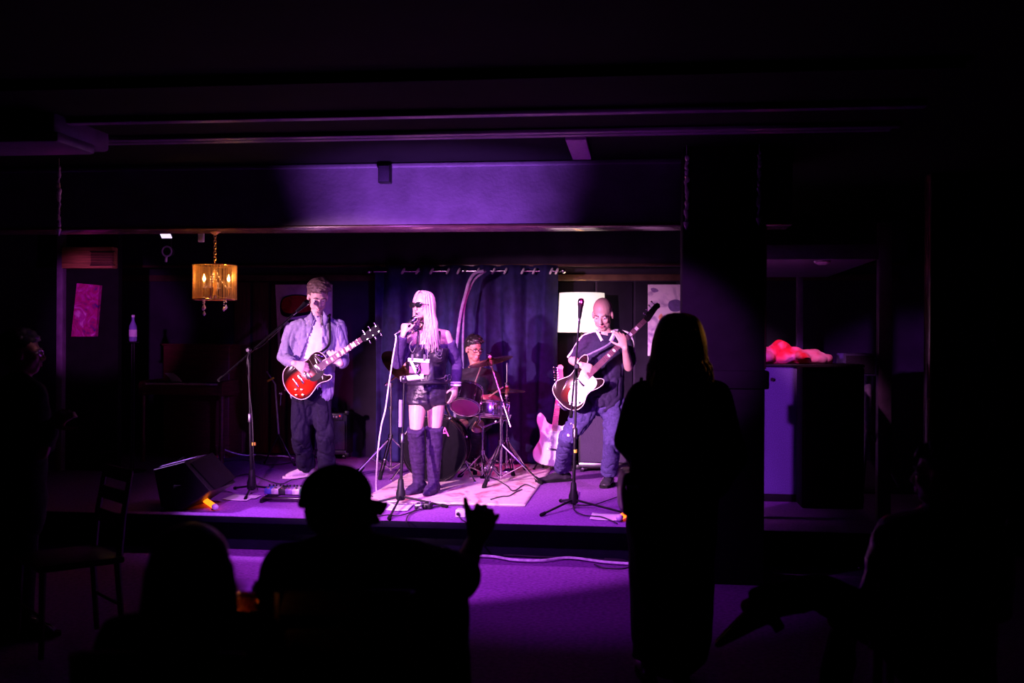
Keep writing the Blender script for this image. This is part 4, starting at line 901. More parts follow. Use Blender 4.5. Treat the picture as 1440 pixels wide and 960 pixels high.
for x in (a.x, b_.x-.045):
    MB().prism(cr([V((Yk-.02, a.z-.05, 0)), V((Yk-.02, b_.z-.02, 0)), V((Yk+.03, b_.z+.012, 0)), V((Yk+.45, b_.z+.02, 0)), V((Yk+.45, a.z-.05, 0))], 3)and[(Yk-.02, a.z-.05), (Yk-.02, b_.z-.03), (Yk+.0, b_.z), (Yk+.05, b_.z+.012), (Yk+.46, b_.z+.02), (Yk+.46, a.z-.05)], x, x+.045, Matrix(((0, 0, 1, 0), (1, 0, 0, 0), (0, 1, 0, 0), (0, 0, 0, 1)))).build('cheek', M['pianowood'], t)
    MB().lathe([(.03, 0), (.022, .05), (.034, .1), (.024, .3), (.03, a.z-SZ-.051)], (x+.022, Yk+.04, SZ), seg=12).build('leg', M['pianowood'], t)
b = MB(); p0, p1, p2, p3 = ony(231, 525, Yk+.3), ony(244, 525, Yk+.3), ony(257, 539, Yk+.18), ony(242, 539, Yk+.18)
b.grid(lambda u, v: p0.lerp(p1, u).lerp(p3.lerp(p2, u), v)+V((0, .03*math.sin(v*PI), .005)), 4, 8)
prop(b.build('sheet_music', M['paper'], solid=.001, ang=180), 'white sheet of music propped on the piano keys', 'sheet music')
Yb = 9.7; a, b_ = ony(187, 480, Yb), ony(187, 443, Yb); h = b_.z-a.z
t = thing('pedestal', 'thin twin-rod pedestal with a small round top at the left', 'pedestal', (a.x, Yb, SZ))
MB().lathe([(.05, -.015), (.055, -.005), (.055, -.001)], a).build('top', M['blackmetal'], t)
for s in (-.012, .012): MB().cyl((a.x+s, Yb, SZ+.02), (a.x+s, Yb, a.z-.014), .006, seg=8).build('rod', M['blackmetal'], t)
MB().lathe([(.13, 0), (.13, .015), (.03, .025)], (a.x, Yb, SZ)).build('base', M['blackmetal'], t)
t = thing('bottle', 'violet glass bottle standing on the thin pedestal', 'bottle', a)
MB().lathe([(.030, .001), (.036, .008), (.037, h*.5), (.034, h*.6), (.016, h*.76), (.0125, h*.82), (.0125, h*.93)], a, seg=20).build('glass', M['bluegl'], t)
MB().lathe([(.0372, h*.18), (.0375, h*.19), (.0375, h*.44), (.0372, h*.45)], a, seg=20).build('paper_label', M['paper'], t)
MB().lathe([(.015, h*.92), (.015, h), (.012, h*1.01)], a, seg=14).build('cap', M['clear'], t)
# ================================================================== PEOPLE
UP = V((0, 0, 1))
def hframe(f, u=UP):
    f = V(f).normalized(); s = f.cross(V(u)).normalized(); u = s.cross(f)
    return Matrix((s, f, u)).transposed()          # columns: side, forward, up
def pix(p):
    q = CM.inverted() @ V(p); return 720+F*q.x/-q.z, 480-F*q.y/-q.z
def headprims(b, c, R, k=.93, jaw=1.0, nose=1.0):
    def L(p): return V(c)+R @ (V(p)*k)
    def E(p, r): b.ell(L(p), [x*k for x in r], R, 18)
    def T(p, q, r): b.loft([L(p), L(q)], [x*k for x in r], seg=8)
    E((0, -.015, .042), (.075, .097, .088)); E((0, .028, -.02), (.062, .064, .088)); E((0, .052, -.088), (.034*jaw, .034, .028))
    for s in (-1, 1):
        E((s*.034*jaw, .022, -.062), (.028, .046, .032)); E((s*.036, .068, -.022), (.022, .020, .020)); E((s*.078, -.006, -.008), (.010, .022, .033))
    T((-.036, .080, .022), (.036, .080, .022), (.012, .012)); T((0, .090, .012), (0, .112*nose, -.028), (.009, .014)); E((.0, .106, -.032), (.019, .013, .010))
    E((0, .086, -.058), (.023, .013, .008)); E((0, .083, -.071), (.020, .013, .008))
def face(t, c, R, k=.93, lips=True, mouth_open=0, brow='hairbrown', eyes=True):
    def L(p): return V(c)+R @ (V(p)*k)
    if eyes:
        for s in (-1, 1):
            e = MB().ell(L((s*.031, .0775, .004)), [.0135*k, .011*k, .0085*k], R, 10).build('eye', M['eye'], t)
            MB().ell(L((s*.031, .087, .003)), .0055*k, R, 8).build('iris', M['iris'], e)
    for s in (-1, 1): MB().loft([L((s*.014, .094, .024)), L((s*.032, .093, .030)), L((s*.050, .080, .024))], [.0045*k, .005*k, .003*k], seg=6).build('eyebrow', M[brow], t)
    if lips:
        b = MB(); b.loft([L((-.022, .086, -.060)), L((0, .099, -.058)), L((.022, .086, -.060))], [.004*k, .0055*k, .004*k], seg=6)
        b.loft([L((-.019, .086, -.066-mouth_open)), L((0, .097, -.070-mouth_open)), L((.019, .086, -.066-mouth_open))], [.004*k, .006*k, .004*k], seg=6); b.build('lips', M['lips'], t)
        if mouth_open: MB().ell(L((0, .088, -.063-mouth_open/2)), [.016*k, .010*k, (.005+mouth_open/2)*k], R, 8).build('open_mouth', M['black'], t)
def hand(b, wr, d, n, sign, curls=(40, 45, 50, 55), k=1.0, thumb=(.7, .6, -.35), spread=.06, tcurl=25):
    d = V(d).normalized(); n = V(n); n = (n-d*n.dot(d)).normalized(); l = d.cross(n)*sign; wr = V(wr)
    b.loft([wr-d*.01, wr+d*.03*k, wr+d*.06*k, wr+d*.085*k], [(.026*k, .018*k), (.034*k, .017*k), (.039*k, .0155*k), (.038*k, .012*k)], ref=l, seg=12)
    LN = (.043, .048, .045, .036); tips = []
    for i in range(4):
        p = wr+d*(.086-.004*abs(i-1))*k+l*(.0305-.0203*i)*k; a = math.radians(curls[i]); th = 0; pts = [p-d*.02*k]; rr = [.0095*k]
        dl = (d+l*spread*(1.5-i)).normalized()
        for j, q in enumerate((1, .62, .5)):
            th += a*(1, 1.05, .8)[j]; p = p+(dl*math.cos(th)-n*math.sin(th))*LN[i]*q*k; 
            if j == 0: pts.append(pts[0]+d*.02*k); rr.append(.0095*k)
            pts.append(p); rr.append((.0088, .0080, .0068)[j]*k*(1, 1, .97, .88)[i])
        b.loft(pts, rr, ref=l, seg=9); tips.append(p)
    td = (l*thumb[0]+d*thumb[1]+n*thumb[2]).normalized(); p = wr+d*.022*k+l*.020*k; pts = [p]; rr = [.014*k]
    t2 = (td*math.cos(math.radians(tcurl))+(d-n*.5).normalized()*math.sin(math.radians(tcurl))).normalized()
    p = p+td*.045*k; pts.append(p); rr.append(.0115*k); p = p+(td+t2).normalized()*.033*k; pts.append(p); rr.append(.0098*k); p = p+t2*.025*k; pts.append(p); rr.append(.0078*k)
    b.loft(pts, rr, ref=n, seg=9); return tips
def foot_prims(b, an, toe, r=1.0):
    an, toe = V(an), V(toe); d = (toe-an); d.z = 0; d.normalize()
    g = V((an.x, an.y, toe.z)); b.loft([g-d*.045+V((0, 0, .035)), g+d*.03+V((0, 0, .04)), g+d*.10+V((0, 0, .03)), g+d*.17+V((0, 0, .018))], [(.034*r, .036), (.038*r, .040), (.044*r, .028), (.036*r, .016)], ref=d.cross(UP), seg=12)
def body(t, J, skin, k=1.0, female=False, hd=None, hands=(None, None), headk=.93, jaw=1.0, voxel=.0065, slim=1.0):
    b = MB(); lat = (J['SR']-J['SL']).normalized(); hip, nb = J['hip'], J['neck']
    w_ = .88 if female else 1.0; w_ *= slim
    rad = [(.155*k*(1.0 if female else .95)*slim, .105*k), (.15*k*slim, .10*k), (.118*k*w_, .088*k), (.145*k*w_, .105*k), (.15*k*w_, .10*k), (.085*k, .07*k)]
    pts = [hip-UP*.04*k, hip+(nb-hip)*.10, hip.lerp(nb, .36), hip.lerp(nb, .68), hip.lerp(nb, .86), nb]
    b.loft(pts, rad, ref=lat, seg=20)
    hc, R, _ = hd; b.loft([nb-(hc-nb)*.2, nb.lerp(hc, .35), hc+R @ V((0, -.02, -.03))], [(.066*k*w_, .06*k), .052*k*w_, .052*k*w_], ref=lat, seg=14)
    b.loft([J['SL'], nb-UP*.01, J['SR']], [.052*k*w_, .06*k, .052*k*w_], seg=12)
    for S, E_, W_, H in (('SL', 'EL', 'WL', hands[0]), ('SR', 'ER', 'WR', hands[1])):
        s, e, w2 = J[S], J[E_], J[W_]
        b.loft([s, s.lerp(e, .35), e], [.054*k*w_, .048*k*w_, .038*k*w_], seg=12); b.loft([e, e.lerp(w2, .3), w2], [.040*k*w_, .040*k*w_, .026*k*w_], seg=12)
        if H: hand(b, w2, **H)
    for Hp, K, A, T in (('HL', 'KL', 'AL', 'TL'), ('HR', 'KR', 'AR', 'TR')):
        h, kn, a = J[Hp], J[K], J[A]
        b.loft([h, h.lerp(kn, .4), kn], [.085*k*slim, .076*k*slim, .054*k*slim], seg=14); b.loft([kn, kn.lerp(a, .3), kn.lerp(a, .7), a], [.053*k*slim, .056*k*slim, .040*k, .032*k], seg=14)

    headprims(b, hc, R, headk, jaw)
    return link('body', remesh(b, voxel, 2), skin, t, ang=180)
def garment(name, m, t, fn, voxel=.011, smooth=4, disp=None, cut=None, solid=0):
    b = MB(); fn(b); me = remesh(b, voxel, smooth, disp)
    if cut:
        bm = bmesh.new(); bm.from_mesh(me); bm.normal_update()
        bmesh.ops.delete(bm, geom=[f for f in bm.faces if cut(f.calc_center_median(), f.normal)], context='FACES'); bm.to_mesh(me); bm.free()
    return link(name, me, m, t, ang=180, solid=solid)
def trousers(J, k=1.0, r=(.10, .09, .075, .07, .068), waist=(.17, .12), top=.1, cuff=.93, crotch=True):
    def fn(b):
        lat = (J['SR']-J['SL']).normalized(); hip, nb = J['hip'], J['neck']
        b.loft([hip-UP*.07, hip, hip.lerp(nb, top)], [(waist[0]*k, waist[1]*k), (waist[0]*k*1.02, waist[1]*k), (waist[0]*k*.94, waist[1]*k*.95)], ref=lat, seg=18)
        for Hp, K, A in (('HL', 'KL', 'AL'), ('HR', 'KR', 'AR')):
            h, kn, a = J[Hp], J[K], J[A]; e = kn.lerp(a, cuff)
            b.loft([h+UP*.02, h.lerp(kn, .45), kn, kn.lerp(a, .5), e], [x*k for x in r], seg=16, rnd=False)
    return fn
def shoe(name, m, sole, t, an, toe, r=1.0, boot=False):
    an, toe = V(an), V(toe); d = toe-an; d.z = 0; L = d.length; d.normalize(); s = d.cross(UP); g = V((an.x, an.y, SZ if an.z > SZ and an.z < SZ+.5 and an.y > 7.3 else toe.z))
    b = MB(); b.loft([g-d*.06+UP*.045, g+d*.0+UP*.055, g+d*.08+UP*.045, g+d*.15+UP*.032, g+d*(max(L, .17)+.0)+UP*.026], [(.036*r, .04), (.042*r, .048), (.048*r, .038), (.048*r, .026), (.036*r, .017)], ref=s, seg=14)
    b.loft([g-d*.015+UP*.04, an+UP*.02], [(.045*r, .05), (.042*r, .046)], ref=s, seg=14)
    o = link(name, remesh(b, .008, 3), m, t, ang=180)
    b = MB(); pr = [(-.095, .025), (-.085, .036), (.0, .040), (.08, .052), (.15, .050), (max(L, .17)+.03, .03), (max(L, .17)+.045, 0)]
    ol = [(x, y*r) for x, y in pr]+[(x, -y*r) for x, y in pr[::-1][1:]]
    Mx = Matrix(((d.x, s.x, 0, g.x), (d.y, s.y, 0, g.y), (0, 0, 1, g.z), (0, 0, 0, 1))); b.prism(ol, .001, .022, Mx); b.build('sole', sole, o); return o
def person(label, loc, name='person'): return thing(name, label, 'person', loc, 'people')
def short_hair(t, c, R, m, k=.93, n=70, seed=1, up=.02, back=True, amp=.012):
    random.seed(seed); b = MB()
    def L(p): return V(c)+R @ (V(p)*k)
    b.ell(L((0, -.028, .058)), [.083*k, .098*k, .086*k], R, 20); b.ell(L((0, -.055, .01)), [.078*k, .066*k, .075*k], R, 18)
    for i in range(n):
        a = random.uniform(-2.6, 2.6); e = random.uniform(.25, 1.4); d = V((math.sin(a)*math.cos(e)*.082, math.cos(a)*math.cos(e)*.088-.02, .055+math.sin(e)*.082))
        q = d+V((random.uniform(-.012, .004)-.02, .024*math.cos(a), -.014+up*random.random()*.6)); b.loft([L(d*.93), L(d*1.0), L((d+q)*.5*1.03), L(q*1.03)], [.016*k, .015*k, .012*k, .007*k], seg=6)
    me = remesh(b, .006, 2, folds(.0025, 60, 60, 2)); bm = bmesh.new(); bm.from_mesh(me); Ri = R.inverted(); dl = []
    for v in bm.verts:
        q = (Ri @ (v.co-V(c)))/k
        if q.y > .035 and q.z < .052: dl.append(v)
        elif q.z < -.075 or (abs(q.x) > .055 and -.035 < q.y < .04 and q.z < .0): dl.append(v)
    bmesh.ops.delete(bm, geom=dl, context='VERTS'); bm.to_mesh(me); bm.free()
    return link('hair', me, m, t, ang=180)
def glasses(t, c, R, k, m, lens, w=.0, sun=False):
    def L(p): return V(c)+R @ (V(p)*k)
    b = MB(); f = MB(); hh = .020 if sun else .016
    for s in (-1, 1):
        ring = [L((s*.034+.029*math.cos(a)*(1 if abs(math.cos(a)) < .9 else 1.0), .106-.35*abs(s*.034+.029*math.cos(a))**1.5*2.2, .004+hh*math.sin(a))) for a in [q*PI/8 for q in range(16)]]
        f.tube(ring, .0032*k, closed=True, seg=5)
        b.bm.faces.new([b.bm.verts.new(p) for p in ring])
        f.tube([L((s*.063, .086, .008)), L((s*.080, .04, .01)), L((s*.082, -.01, .002))], .003*k, seg=5)
    f.tube([L((-.008, .108, .008)), L((.008, .108, .008))], .003*k, seg=5)
    g = f.build('glasses_frame', m, t)
    if lens: b.build('lens', lens, g, solid=.002)
M['lens'] = mat('dark_sunglass_lens', (.01, .01, .012), .06)
M['lens2'] = mat('clear_spectacle_lens', (1, 1, 1), .02, trans=1, var=0)
def mk(D): return lambda px, py, dd=0: W(px, py, D+dd)

# ---------------------------------------------------------------- left guitarist
P = mk(9.55); ftL, ftR = on(431, 671), on(460, 673)
J = dict(hip=P(438, 546, .02), neck=P(445, 450, .02), SL=P(414, 463, 0), SR=P(476, 461, .05), EL=P(399, 503, -.02), WL=P(414, 511, -.27), ER=P(482, 506, .02), WR=P(478.5, 511, -.23),
         HL=P(426, 553), HR=P(450, 553, .02), KL=P(422, 612, -.03), KR=P(457, 611, .02), AL=ftL+V((0, .0, .10)), AR=ftR+V((0, 0, .10)), TL=ftL+V((-.15, -.10, .01)), TR=ftR+V((.03, -.17, .01)))
t = person('guitarist in an open pale denim jacket and white shirt, head bowed over a red guitar', (ftL+ftR)/2)
hR = hframe(camn*.86+camr*.30-UP*.42, UP); hc = P(447, 418, -.06)
body(t, J, M['skin'], headk=1.08, hd=(hc, hR, 0), hands=(dict(d=camr*.95-UP*.25+camn*.02, n=camn*.9+UP*.25, sign=1, curls=(30, 34, 38, 40), thumb=(.5, .8, -.1), k=1.02), dict(d=UP*.72-camr*.5+camn*.15, n=camn*.85+camr*.3-UP*.2, sign=-1, curls=(26, 30, 34, 38), k=1.0)))
face(t, hc, hR, 1.08); short_hair(t, hc, hR, M['hairbrown'], k=1.14, n=110, seed=3, up=.03)
garment('undershirt', M['tee'], t, lambda b: b.loft([J['hip']-UP*.02, J['hip'].lerp(J['neck'], .4), J['hip'].lerp(J['neck'], .72), J['hip'].lerp(J['neck'], .9), J['neck'].lerp(J['hip'], .02)], [(.165, .115), (.15, .112), (.168, .122), (.145, .105), (.085, .08)], ref=camr, seg=20) and b.loft([J['SL'], J['neck']-UP*.03, J['SR']], [.045, .06, .045]), disp=folds(.007, 9, 12, 5))
def jk(b):
    h, n = J['hip'], J['neck']
    b.loft([h-UP*.03, h.lerp(n, .25), h.lerp(n, .5), h.lerp(n, .74), h.lerp(n, .9), n.lerp(h, .015)], [(.205, .145), (.20, .145), (.19, .145), (.19, .14), (.175, .12), (.092, .09)], ref=camr, seg=24)
    b.loft([J['SL'], n-UP*.02, J['SR']], [.076, .076, .076])
    for S, E_, W_ in (('SL', 'EL', 'WL'), ('SR', 'ER', 'WR')):
        s, e, w2 = J[S], J[E_], J[W_]; b.loft([s, s.lerp(e, .5), e, e.lerp(w2, .45), e.lerp(w2, .78)], [.077, .073, .065, .060, .050], seg=16)
def jcut(p, n):
    x, y = pix(p)
    if n.dot(camn) < .05: return False
    xl = 446-(y-445)*.42 if y < 520 else 414; xr = 453
    return xl < x < xr and y > 440
garment('denim_jacket', M['denim'], t, jk, disp=creases(.018, 9, 3.2, 11), cut=jcut, solid=.006)
for s, pts in ((1, [(438, 437), (434, 447), (438, 458), (442, 448)]), (-1, [(455, 437), (462, 447), (457, 462), (453, 451)])):
    c = [P(a, b, -.14) for a, b in pts]; b = MB(); b.grid(lambda u, v: c[0].lerp(c[1], u).lerp(c[3].lerp(c[2], u), v)+camn*.012*math.sin(u*PI), 4, 4); b.build('collar', M['denim'], t, solid=.008, ang=180)
garment('trousers', M['jeans'], t, trousers(J, 1, (.105, .098, .088, .086, .088), (.168, .12), .12, .97), disp=creases(.016, 7, 4, 2))
shoe('shoe', M['shoe'], M['ivory'], t, J['AL'], J['TL'], 1.05); shoe('shoe', M['shoe'], M['ivory'], t, J['AR'], J['TR'], 1.05)
st_ = [LPM @ V((.37, .115, .0)), P(462, 486, -.16), P(464, 465, -.165), P(463, 447, -.06), P(462, 444, .06), P(440, 470, .17), P(412, 520, .13), P(402, 545, -.02), LPM @ V((-.02, 0, 0))]
prop(MB().loft(cr(st_, 6), [(.022, .003)], seg=8, rnd=False).build('guitar_strap', M['rubber']) if False else MB().tube(cr(st_, 6), .010, seg=8).build('guitar_strap', M['rubber']), 'black guitar strap over the left guitarist\'s shoulder', 'guitar strap', 'guitar straps')

# ---------------------------------------------------------------- singer
P = mk(8.72); ftL, ftR = on(588, 694), on(609, 695)
J = dict(hip=P(602, 548, .03), neck=P(604, 467, .03), SL=P(579, 476, 0), SR=P(627, 471, .05), EL=P(559, 512, -.06), WL=P(567, 470, -.20), ER=P(643, 512, .13), WR=P(641, 542, .02),
         HL=P(588, 556, .01), HR=P(614, 556, .03), KL=P(585, 611, -.03), KR=P(611, 609, 0), AL=ftL+V((0, .02, .12)), AR=ftR+V((0, .02, .12)), TL=ftL+V((-.05, -.13, .01)), TR=ftR+V((-.02, -.14, .01)))
hd_ = (UP*.92+camr*.12-camn*.12).normalized(); hn_ = (camn*.72-camr*.55+UP*.1); hn_ = (hn_-hd_*hn_.dot(hd_)).normalized()
max_ = (camr*.74+UP*.60-camn*.18).normalized(); mc_ = J['WL']+hd_*.078-hn_*.026; mtip = mc_+max_*.105
t = person('blond singer in sunglasses, leather shorts and thigh-high boots, singing into a microphone', (ftL+ftR)/2); singer = t
hR = hframe(camn*.80-camr*.52+UP*.03, UP); hc = P(595, 431, -.02); hk = .90
body(t, J, M['skin3'], .93, True, (hc, hR, 0), (dict(d=hd_, n=hn_, sign=1, curls=(66, 70, 72, 74), k=.95, thumb=(.45, .7, -.6), tcurl=45), dict(d=-UP*.97-camr*.12+camn*.1, n=camn*.6+camr*.75, sign=1, curls=(14, 18, 22, 26), k=.92)), headk=hk, jaw=.9)
face(t, hc, hR, hk, True, .014, eyes=False); glasses(t, hc+hR @ V((0, .004, .004)), hR, hk*1.12, M['blacklac'], M['lens'], sun=True)
# hair
random.seed(12); b = MB()
def HL_(p): return hc+hR @ (V(p)*hk)
b2 = MB(); b2.ell(HL_((0, -.022, .052)), [.084*hk, .102*hk, .090*hk], hR, 24); b2.ell(HL_((0, -.05, -.02)), [.078*hk, .07*hk, .10*hk], hR, 20)
me = remesh(b2, .006, 1); bm = bmesh.new(); bm.from_mesh(me); Ri = hR.inverted()
bmesh.ops.delete(bm, geom=[v for v in bm.verts if (lambda q: q.y > .045 and q.z < .062)((Ri @ (v.co-hc))/hk)], context='VERTS'); bm.to_mesh(me); bm.free()
cap_ = link('hair', me, M['hairblond'], t, ang=180)
for i in range(170):
    ph = random.uniform(-PI, PI); ph = math.copysign(.62+(PI-.62)*abs(ph)/PI, ph)      # 0 = face direction, +: her left (image right)
    sx, cx = math.sin(ph), math.cos(ph); Rr = random.uniform(.95, 1.12); front = max(0, cx)
    crown = HL_((sx*.02, .02+cx*.03, .138)); top = HL_((sx*.060*Rr, cx*.075-.012, .118)); side = HL_((sx*.086*Rr, cx*.098-.014, .04)); jaw_ = HL_((sx*.094*Rr+.0, cx*.085-.02, -.07))
    right = (hR @ V((sx, cx, 0))).dot(camr)
    ln = (.27 if right > -.1 else .12)+random.uniform(-.05, .04)
    out = (hR @ V((sx, cx, 0))); out.z = 0
    sh = jaw_-UP*.09+out*.012+camn*.05*max(0, right)+camr*.012*right; end = jaw_-UP*ln+out*.02+camn*(.085 if right > -.2 else .02)+camr*random.uniform(-.035, .03)
    b.loft(cr([crown, top, side, jaw_, sh, end], 4), [.006]+[.0075]*4+[.0085]*8+[.0075, .007, .0065, .006, .0055, .005, .0035, .0022], seg=6)
b.build('hair_strands', M['hairblond'], cap_, ang=180)
# clothes
def top_(b):
    h, n = J['hip'], J['neck']
    b.loft([h.lerp(n, .2), h.lerp(n, .42), h.lerp(n, .68), h.lerp(n, .80)], [(.135, .10), (.124, .094), (.150, .112), (.135, .098)], ref=camr, seg=24, rnd=False)
garment('bodysuit', M['mesh'], t, top_, .009, 3)
def vest(b):
    h, n = J['hip'], J['neck']
    b.loft([h.lerp(n, .02), h.lerp(n, .2), h.lerp(n, .42), h.lerp(n, .60), h.lerp(n, .72)], [(.158, .118), (.148, .112), (.134, .105), (.155, .120), (.158, .112)], ref=camr, seg=24, rnd=False)
    for s in (-1, 1): b.ell(h.lerp(n, .60)+camr*s*.072+camn*.085, (.068, .062, .066), None, 14)
garment('leather_vest', M['leather'], t, vest, .009, 3, folds(.007, 14, 16, 8), cut=lambda p, n: (lambda q: 596 < q[0] < 603 and q[1] < 500 and n.dot(camn) > .2)(pix(p)), solid=.005)
for s in (-1, 1):
    S = J['SL'] if s < 0 else J['SR']; h, n = J['hip'], J['neck']
    MB().tube(cr([h.lerp(n, .70)+camr*s*.085+camn*.115, h.lerp(n, .85)+camr*s*.085+camn*.095, n+camr*s*.085+camn*.035-UP*.0, n+camr*s*.09-camn*.06-UP*.06], 5), .011, seg=8).build('shoulder_strap', M['leather'], t)
MB().tube([J['hip'].lerp(J['neck'], .06)+camn*.128+camr*-.0, J['hip'].lerp(J['neck'], .35)+camn*.113, J['hip'].lerp(J['neck'], .52)+camn*.135, J['hip'].lerp(J['neck'], .82)+camn*.107], .0045, seg=6).build('zip', M['chrome'], t)
for pts in ([(578, 480), (576, 488), (580, 495), (584, 489)], [(612, 491), (615, 498), (620, 499), (622, 490)], [(611, 490), (614, 501), (619, 504), (621, 502)], [(586, 473), (580, 479), (577, 484)], [(610, 531), (618, 532), (625, 530), (628, 527)]):
    MB().tube(cr([P(a, c, -.165) for a, c in pts], 5), .0032, seg=6).build('chain', M['chrome'], t)
for cx_, cy_ in ((627, 531), (632, 530)): MB().tube([P(cx_+2.4*math.cos(q*PI/6), cy_+4*math.sin(q*PI/6), -.09) for q in range(12)], .0035, closed=True, seg=6).build('metal_ring', M['chrome'], t)
def sleeves(s, e, w2):
    def fn(b): b.loft([s.lerp(e, .24), s.lerp(e, .6), e, e.lerp(w2, .5), w2.lerp(e, .06)], [.054, .052, .048, .044, .036], seg=14, rnd=False)
    return fn
garment('sleeve', M['mesh'], t, sleeves(J['SL'], J['EL'], J['WL']), .009, 2, folds(.004, 20, 20, 1)); garment('sleeve', M['mesh'], t, sleeves(J['SR'], J['ER'], J['WR']), .009, 2, folds(.004, 20, 20, 4))
def shorts(b):
    h, n = J['hip'], J['neck']
    b.loft([h-UP*.05, h, h.lerp(n, .12)], [(.170, .125), (.170, .124), (.155, .115)], ref=camr, seg=22)
    for Hp, K in (('HL', 'KL'), ('HR', 'KR')): b.loft([J[Hp]+UP*.03, J[Hp].lerp(J[K], .24)], [.094, .091], seg=18, rnd=False)
garment('leather_shorts', M['leather'], t, shorts, .009, 3, folds(.007, 10, 22, 3))
MB().tube([J['hip'].lerp(J['neck'], .13)+camr*.160*math.cos(q*PI/12)+camn*.120*math.sin(q*PI/12)+UP*.01*math.cos(q*PI/12) for q in range(24)], [(.020)]*24, closed=True, seg=8).build('belt', M['leather'], t)
def bootp(K, A, T):
    kn, a, to = J[K], J[A], J[T]; d = V((to.x-a.x, to.y-a.y, 0)).normalized(); g = V((a.x, a.y, SZ))
    def fn(b):
        b.loft([kn+(kn-a)*.13, kn, kn.lerp(a, .3), kn.lerp(a, .65), kn.lerp(a, .93), g+UP*.07], [.074, .067, .066, .057, .049, .047], seg=16, rnd=False)
        b.loft([g-d*.045+UP*.06, g+d*.02+UP*.06, g+d*.10+UP*.042, g+d*.18+UP*.028], [(.042, .05), (.048, .054), (.050, .038), (.034, .022)], ref=d.cross(UP), seg=14)
    o = garment('thigh_boot', M['suede'], t, fn, .008, 3, folds(.007, 12, 26, 7))
    MB().loft([g-d*.055+UP*.001, g-d*.05+UP*.05], [(.02, .02), (.03, .03)], seg=10, rnd=False).build('heel', M['blacklac'], o)
bootp('KL', 'AL', 'TL'); bootp('KR', 'AR', 'TR')
nk = J['neck'].lerp(hc, .40); MB().tube([nk+camr*.055*math.cos(q*PI/10)+camn*(.058*math.sin(q*PI/10)+.008)-UP*.012*math.sin(q*PI/10) for q in range(20)], .0045, closed=True, seg=6).build('choker', M['black'], t)
for dz in (0, .02): MB().tube([J['WR']+UP*(.004+dz)+camr*.037*math.cos(q*PI/10)+camn*.037*math.sin(q*PI/10) for q in range(20)], .0085, closed=True, seg=8).build('bracelet', M['clear'], t)
tip = mtip; microphone('microphone', 'microphone in the blond singer\'s raised hand', tip, -max_)
prop(MB().tube(cr([mtip-max_*.225, P(557, 476, -.24), P(553, 500, -.22), P(547, 540, -.2), P(542, 575, -.2), P(536, 600, -.2), P(531, 640, -.2), on(529, 690)+UP*.012, on(535, 704)+UP*.012, on(560, 714)+UP*.012], 7), .0065, seg=6).build('microphone_cable', M['wcable']), 'white cable hanging from the singer\'s microphone to the stage', 'cable', 'cables on the stage')

# ---------------------------------------------------------------- bass player
P = mk(9.15); ftL, ftR = on(785, 677), on(856, 683)
J = dict(hip=P(847, 555, .04), neck=P(851, 471, .02), SL=P(825, 481, 0), SR=P(879, 478, .05), EL=P(805, 506, .05), WL=P(817, 513, -.24), ER=P(884, 516, -.04), WR=P(879, 489, -.25),
         HL=P(834, 562, .02), HR=P(863, 562, .04), KL=P(799, 614, -.12), KR=P(861, 620, -.02), AL=ftL+V((.03, .03, .10)), AR=ftR+V((0, .02, .10)), TL=ftL+V((-.16, -.10, .01)), TR=ftR+V((-.03, -.14, .01)))
t = person('bald bass player in a dark piped polo shirt and jeans, looking down', (ftL+ftR)/2)
hR = hframe(camn*.86-camr*.26-UP*.42, UP); hc = P(847.5, 442, -.05)
body(t, J, M['skin3'], 1.0, False, (hc, hR, 0), (dict(d=camr*.8-UP*.3+camn*.02, n=camn*.9+UP*.3, sign=1, curls=(38, 44, 48, 50), thumb=(.6, .7, -.1)), dict(d=UP*.85-camr*.3+camn*.1, n=camn*.85+camr*.3-UP*.2, sign=-1, curls=(24, 28, 32, 36))), headk=1.08)
face(t, hc, hR, 1.08)
def shirt(b):
    h, n = J['hip'], J['neck']
    b.loft([h-UP*.02, h.lerp(n, .22), h.lerp(n, .5), h.lerp(n, .74), h.lerp(n, .9), n.lerp(h, .02)], [(.19, .15), (.188, .15), (.185, .15), (.185, .14), (.165, .115), (.085, .08)], ref=camr, seg=24)
    b.loft([J['SL'], n-UP*.025, J['SR']], [.068, .07, .068])
    for s, e in (('SL', 'EL'), ('SR', 'ER')): b.loft([J[s], J[s].lerp(J[e], .45), J[s].lerp(J[e], .82)], [.070, .068, .068], seg=16)
garment('polo_shirt', mat('dark_violet_polo', (.026, .018, .05), .8, var=.2, scale=40), t, shirt, disp=creases(.016, 5, 6, 6))
for sgn, S, E_ in ((-1, 'SL', 'EL'), (1, 'SR', 'ER')):
    s, e = J[S], J[E_]; o = camr*sgn
    MB().tube(cr([J['neck']+o*.05+UP*.03+camn*.06, J['neck'].lerp(s, .6)+UP*.068+camn*.02, s+UP*.045+o*.045+camn*.02, s.lerp(e, .5)+o*.064+camn*.02, s.lerp(e, .84)+o*.062+camn*.02], 6), .008, seg=8).build('white_piping', M['stripe'], t)
    MB().tube(cr([J['neck']+o*.075+UP*.035-camn*.02, J['neck']+o*.07+UP*.02+camn*.07, J['neck']+o*.035-UP*.05+camn*.105], 5), .013, seg=8).build('collar', M['stripe'], t)
garment('jeans', M['jeans2'], t, trousers(J, 1, (.108, .10, .082, .076, .076), (.172, .125), .12, .93), disp=creases(.015, 6, 7, 9))
shoe('shoe', M['shoeblack'], M['rubber'], t, J['AL'], J['TL'], 1.05); shoe('shoe', M['shoeblack'], M['rubber'], t, J['AR'], J['TR'], 1.05)
st_ = [BSM @ V((.49, .15, .0)), P(856, 484, -.17), P(866, 470, -.13), P(870, 464, .02), P(862, 472, .15), P(830, 510, .19), P(808, 548, .10), P(797, 575, -.12), BSM @ V((-.02, 0, 0))]
